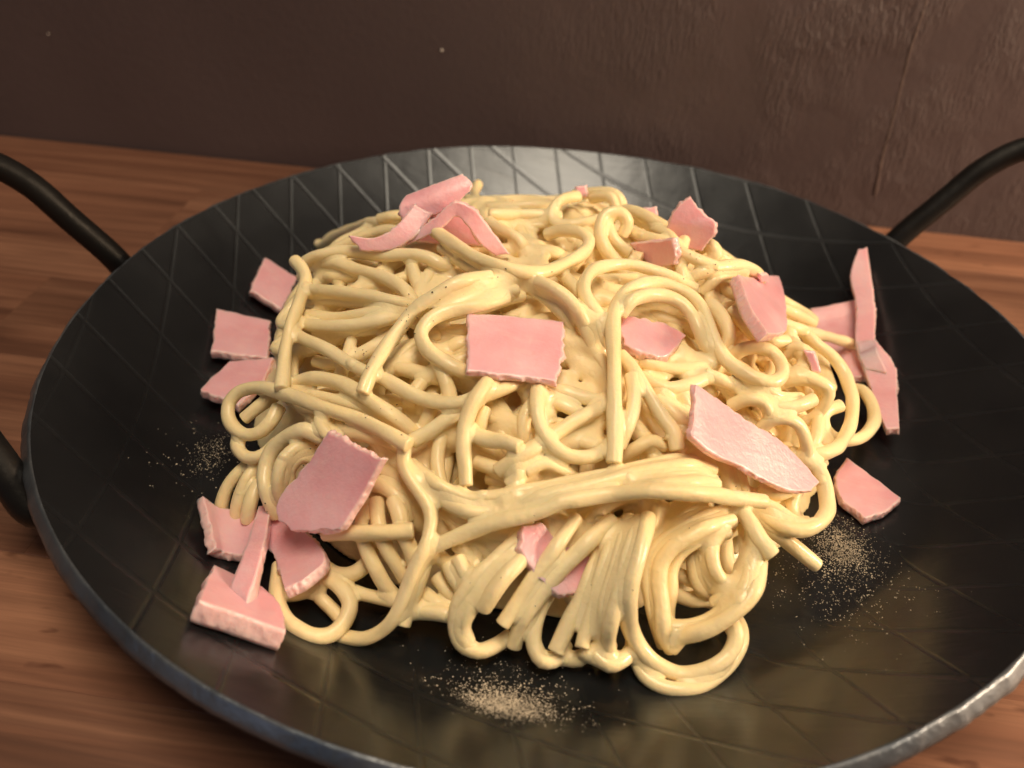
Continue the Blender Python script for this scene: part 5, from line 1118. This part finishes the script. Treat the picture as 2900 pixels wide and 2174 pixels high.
# ------------------------------------------------------------------ ham
def ham_patch(rows, th, seed):
    """rows: (k,2,3) ruled sheet -> closed slab with torn edges"""
    rows = np.array(rows, float) * 1e-4
    L = spline(rows[:, 0], 0.0006) if len(rows) > 2 else np.linspace(rows[0, 0], rows[1, 0], 24)
    R = spline(rows[:, 1], 0.0006) if len(rows) > 2 else np.linspace(rows[0, 1], rows[1, 1], 24)
    length = max(np.linalg.norm(np.diff(L, axis=0), axis=1).sum(), np.linalg.norm(np.diff(R, axis=0), axis=1).sum())
    n = max(6, int(length / 0.00042)); wdt = np.linalg.norm(rows[:, 0] - rows[:, 1], axis=1).max(); m = max(5, int(wdt / 0.00042))
    f = lambda A: np.stack([np.interp(np.linspace(0, 1, n), np.linspace(0, 1, len(A)), A[:, k]) for k in range(3)], 1)
    L, R = f(L), f(R)
    u = np.linspace(0, 1, m)[None, :, None]
    S = L[:, None, :] * (1 - u) + R[:, None, :] * u
    du = np.gradient(S, axis=1); dv = np.gradient(S, axis=0); N = np.cross(du, dv); N /= np.linalg.norm(N, axis=2)[:, :, None] + 1e-12
    # gentle waviness of a soft slice
    for i in range(n):
        for j in range(m):
            c = Vector(S[i, j]) * 60; S[i, j] += N[i, j] * 0.0007 * noise.noise(c + Vector((seed, 0, 0)))
    # torn edges
    cen = S.mean((0, 1))
    for i in range(n):
        for j in range(m):
            e = min(i, n - 1 - i, j, m - 1 - j)
            if e < 2:
                q = Vector(S[i, j]); sd = (0 if i < 2 else 1 if i > n - 3 else 2 if j < 2 else 3)
                torn = 0.12 + 0.95 * max(0.0, math.sin(seed * 7.7 + sd * 2.9))       # some sides were cut clean, some tore
                a = 0.7 * noise.noise(q * 300 + Vector((seed * 3.1, 0, 0))) + torn * (noise.noise(q * 520 + Vector((0, seed, 0))) + 0.6 * noise.noise(q * 980 + Vector((0, seed, 3))))
                dirn = (cen - S[i, j]); dirn /= np.linalg.norm(dirn) + 1e-9
                S[i, j] += dirn * 0.00055 * a * (1.0 if e == 0 else 0.4)
    layers = 5; rings = []
    verts, faces, edge = [], [], []
    top = S + N * th / 2; bot = S - N * th / 2
    # outer border indices in order
    bd = [(0, j) for j in range(m)] + [(i, m - 1) for i in range(1, n)] + [(n - 1, j) for j in range(m - 2, -1, -1)] + [(i, 0) for i in range(n - 2, 0, -1)]
    verts += [tuple(v) for v in top.reshape(-1, 3)]; verts += [tuple(v) for v in bot.reshape(-1, 3)]
    nm = n * m
    isb = np.zeros((n, m)); 
    for (i, j) in bd: isb[i, j] = 1
    edge += list(isb.ravel()) + list(isb.ravel())
    for i in range(n - 1):
        for j in range(m - 1):
            a = i * m + j; faces.append((a, a + 1, a + m + 1, a + m)); faces.append((nm + a, nm + a + m, nm + a + m + 1, nm + a + 1))
    prev = [i * m + j for i, j in bd]; last = [nm + i * m + j for i, j in bd]
    for k in range(1, layers):
        t = k / layers; cur = []
        for (i, j) in bd:
            c = top[i, j] * (1 - t) + bot[i, j] * t
            o = S[i, j] - cen; o /= np.linalg.norm(o) + 1e-9
            q = Vector(c)
            c = c + o * (0.00022 * math.sin(math.pi * t) + 0.00050 * noise.noise(q * 1500 + Vector((seed, 1, 2))))
            cur.append(len(verts)); verts.append(tuple(c)); edge.append(1.0)
        for a in range(len(bd)):
            b = (a + 1) % len(bd); faces.append((prev[a], cur[a], cur[b], prev[b]))
        prev = cur
    for a in range(len(bd)):
        b = (a + 1) % len(bd); faces.append((prev[a], last[a], last[b], prev[b]))
    return verts, faces, edge
HAM_LABEL = {
 'center': ('ham_piece', 'flat rectangular pink ham piece lying on the middle of the spaghetti', 0),
 'right_block': ('ham_piece', 'pale upright ham block with a dark side, right of the large spaghetti loop', 0),
 'small_top': ('ham_piece', 'small ham piece near the far top, in front of the ragged diamond piece', 0),
 'back_right': ('ham_piece', 'ragged diamond shaped ham piece standing at the far right top of the pile', 0),
 'back_edge': ('ham_piece', 'narrow ham edge peeping over the far top beside the ragged diamond piece', 0),
 'back_bit': ('ham_scrap', 'tiny ham tip poking up at the very top of the pile', 0),
 'long_tapered': ('ham_strip', 'long tapering ham strip with curled upper edge, lower right side of the pile', 0),
 'nested': ('ham_piece', 'sauce coated ham piece tucked inside the large spaghetti loop', 1),
 'lower_left_flat': ('ham_piece', 'long flat pink ham rectangle with pepper specks, lower left side of the pile', 0),
 'folded_corner': ('folded_ham', 'folded torn ham slice at the lower left foot of the pile', 0),
 'slab': ('ham_slab', 'thick ham slab on the pan floor under the folded slice, lower left', 0),
 'left_upper': ('ham_piece', 'ham square against the left side of the pile, farthest of three', 0),
 'left_middle': ('ham_piece', 'ham square on the pan left of the pile, middle of three', 0),
 'left_lower': ('ham_piece', 'pointed ham piece left of the pile beside a spaghetti loop, nearest of three', 0),
 'right_flat': ('ham_piece', 'flat ham piece lying alone on the pan floor right of the pile', 0),
 'right_folded': ('folded_ham', 'folded ham slice standing upright at the right side of the pan', 0),
 'top_folded': ('folded_ham', 'crumpled arched ham strips on the far left top of the pile', 0),
 'woven': ('ham_piece', 'reddish ham piece half hidden behind spaghetti strands at the front', 1),
 'crumb_right': ('ham_scrap', 'tiny ham crumb behind the pale upright ham block', 0),
 'sliver_right': ('ham_scrap', 'small orange pink ham sliver between strands at the right edge of the pile', 1),
}
for si, (key, (th, patches)) in enumerate(DATA['ham'].items()):
    nm, lab, wet = HAM_LABEL[key]
    V, Fc, E = [], [], []
    for pi, (pth, rows) in enumerate(patches):
        v, f, e = ham_patch(rows, pth / 1000, si * 2.37 + pi * 1.3)
        b = len(V); V += v; Fc += [tuple(q + b for q in ff) for ff in f]; E += e
    o = mesh_obj(nm, V, Fc, M_HAMW if wet else M_HAM)
    at = o.data.attributes.new('cut_edge', 'FLOAT', 'POINT'); at.data.foreach_set('value', np.array(E, np.float32))
    cen = np.array(V).mean(0)
    o.data.transform(Matrix.Translation(-Vector(cen))); o.location = cen
    tag(o, lab, 'ham', 'ham pieces scattered over the pasta')

# ------------------------------------------------------------------ pepper and seasoning
def grains(name, pts, sizes, mat, label, seed, flat=0.8):
    r = random.Random(seed); V, Fc = [], []
    for p, s in zip(pts, sizes):
        b = len(V); rot = Matrix.Rotation(r.uniform(0, 6.28), 3, Vector((r.uniform(-1, 1), r.uniform(-1, 1), r.uniform(-1, 1) + 1e-3)).normalized())
        for d in ((1, 0, 0), (-1, 0, 0), (0, 1, 0), (0, -1, 0), (0, 0, 1), (0, 0, -1)):
            q = rot @ (Vector(d) * s * r.uniform(0.6, 1.3)); V.append((p[0] + q.x, p[1] + q.y, p[2] + q.z * flat))
        for f in ((0, 2, 4), (2, 1, 4), (1, 3, 4), (3, 0, 4), (2, 0, 5), (1, 2, 5), (3, 1, 5), (0, 3, 5)): Fc.append(tuple(b + k for k in f))
    o = mesh_obj(name, V, Fc, mat, None, False); tag(o, label, name.split('_')[-1], None, 'stuff'); return o
r = random.Random(11)
pp = [tuple(v * 1e-4 for v in q) for q in DATA['pepper']]
grains('ground_pepper', pp, [r.uniform(0.00008, 0.00022) for _ in pp], M_PEPPER, 'fine black pepper flecks on the pasta and ham', 2)
FLOOR = 0.0025
def heap(center, core, n_core, spread, n_spread, shift, seed, label, elong=(1, 1), floor=FLOOR):
    g = np.random.default_rng(seed); pts, sz = [], []
    for _ in range(n_core):
        x, y = g.normal(0, core, 2) * elong; hgt = 0.00035 * math.exp(-(x * x + y * y) / (2 * core * core))
        pts.append((center[0] + x, center[1] + y, floor + g.uniform(0.00003, 0.0001 + hgt))); sz.append(0.00006 + 0.00012 * g.random() ** 1.5)
    k = 0
    while k < n_spread:
        x, y = g.normal(0, spread, 2) * elong
        cl = int(g.integers(1, 5)) if g.random() < 0.35 else 1
        for _ in range(cl):
            pts.append((center[0] + shift[0] + x + g.normal(0, 0.00025), center[1] + shift[1] + y + g.normal(0, 0.00025), floor + 0.00008)); sz.append(0.00005 + 0.00015 * g.random() ** 2.5); k += 1
    pts = [(a, b, c - FLOOR + float(np.interp(math.hypot(a, b), [q[0] for q in prof], [q[1] for q in prof]))) for a, b, c in pts]
    grains('spilled_seasoning', pts, sz, M_POWDER, label, seed)
heap((0.0052, -0.0858), 0.0030, 2800, 0.0052, 650, (-0.001, 0.0040), 5, 'tan seasoning spilled on the pan floor in front of the pile', (1.35, 0.8))
heap((0.0640, -0.0345), 0.0031, 2000, 0.0066, 900, (-0.002, -0.008), 6, 'tan seasoning spilled on the pan floor at the lower right of the pile', (1.0, 1.2))
heap((-0.0690, -0.0385), 0.0022, 240, 0.0040, 240, (0.0, -0.001), 8, 'sparse tan seasoning on the pan left of the pile', (1.0, 1.6))
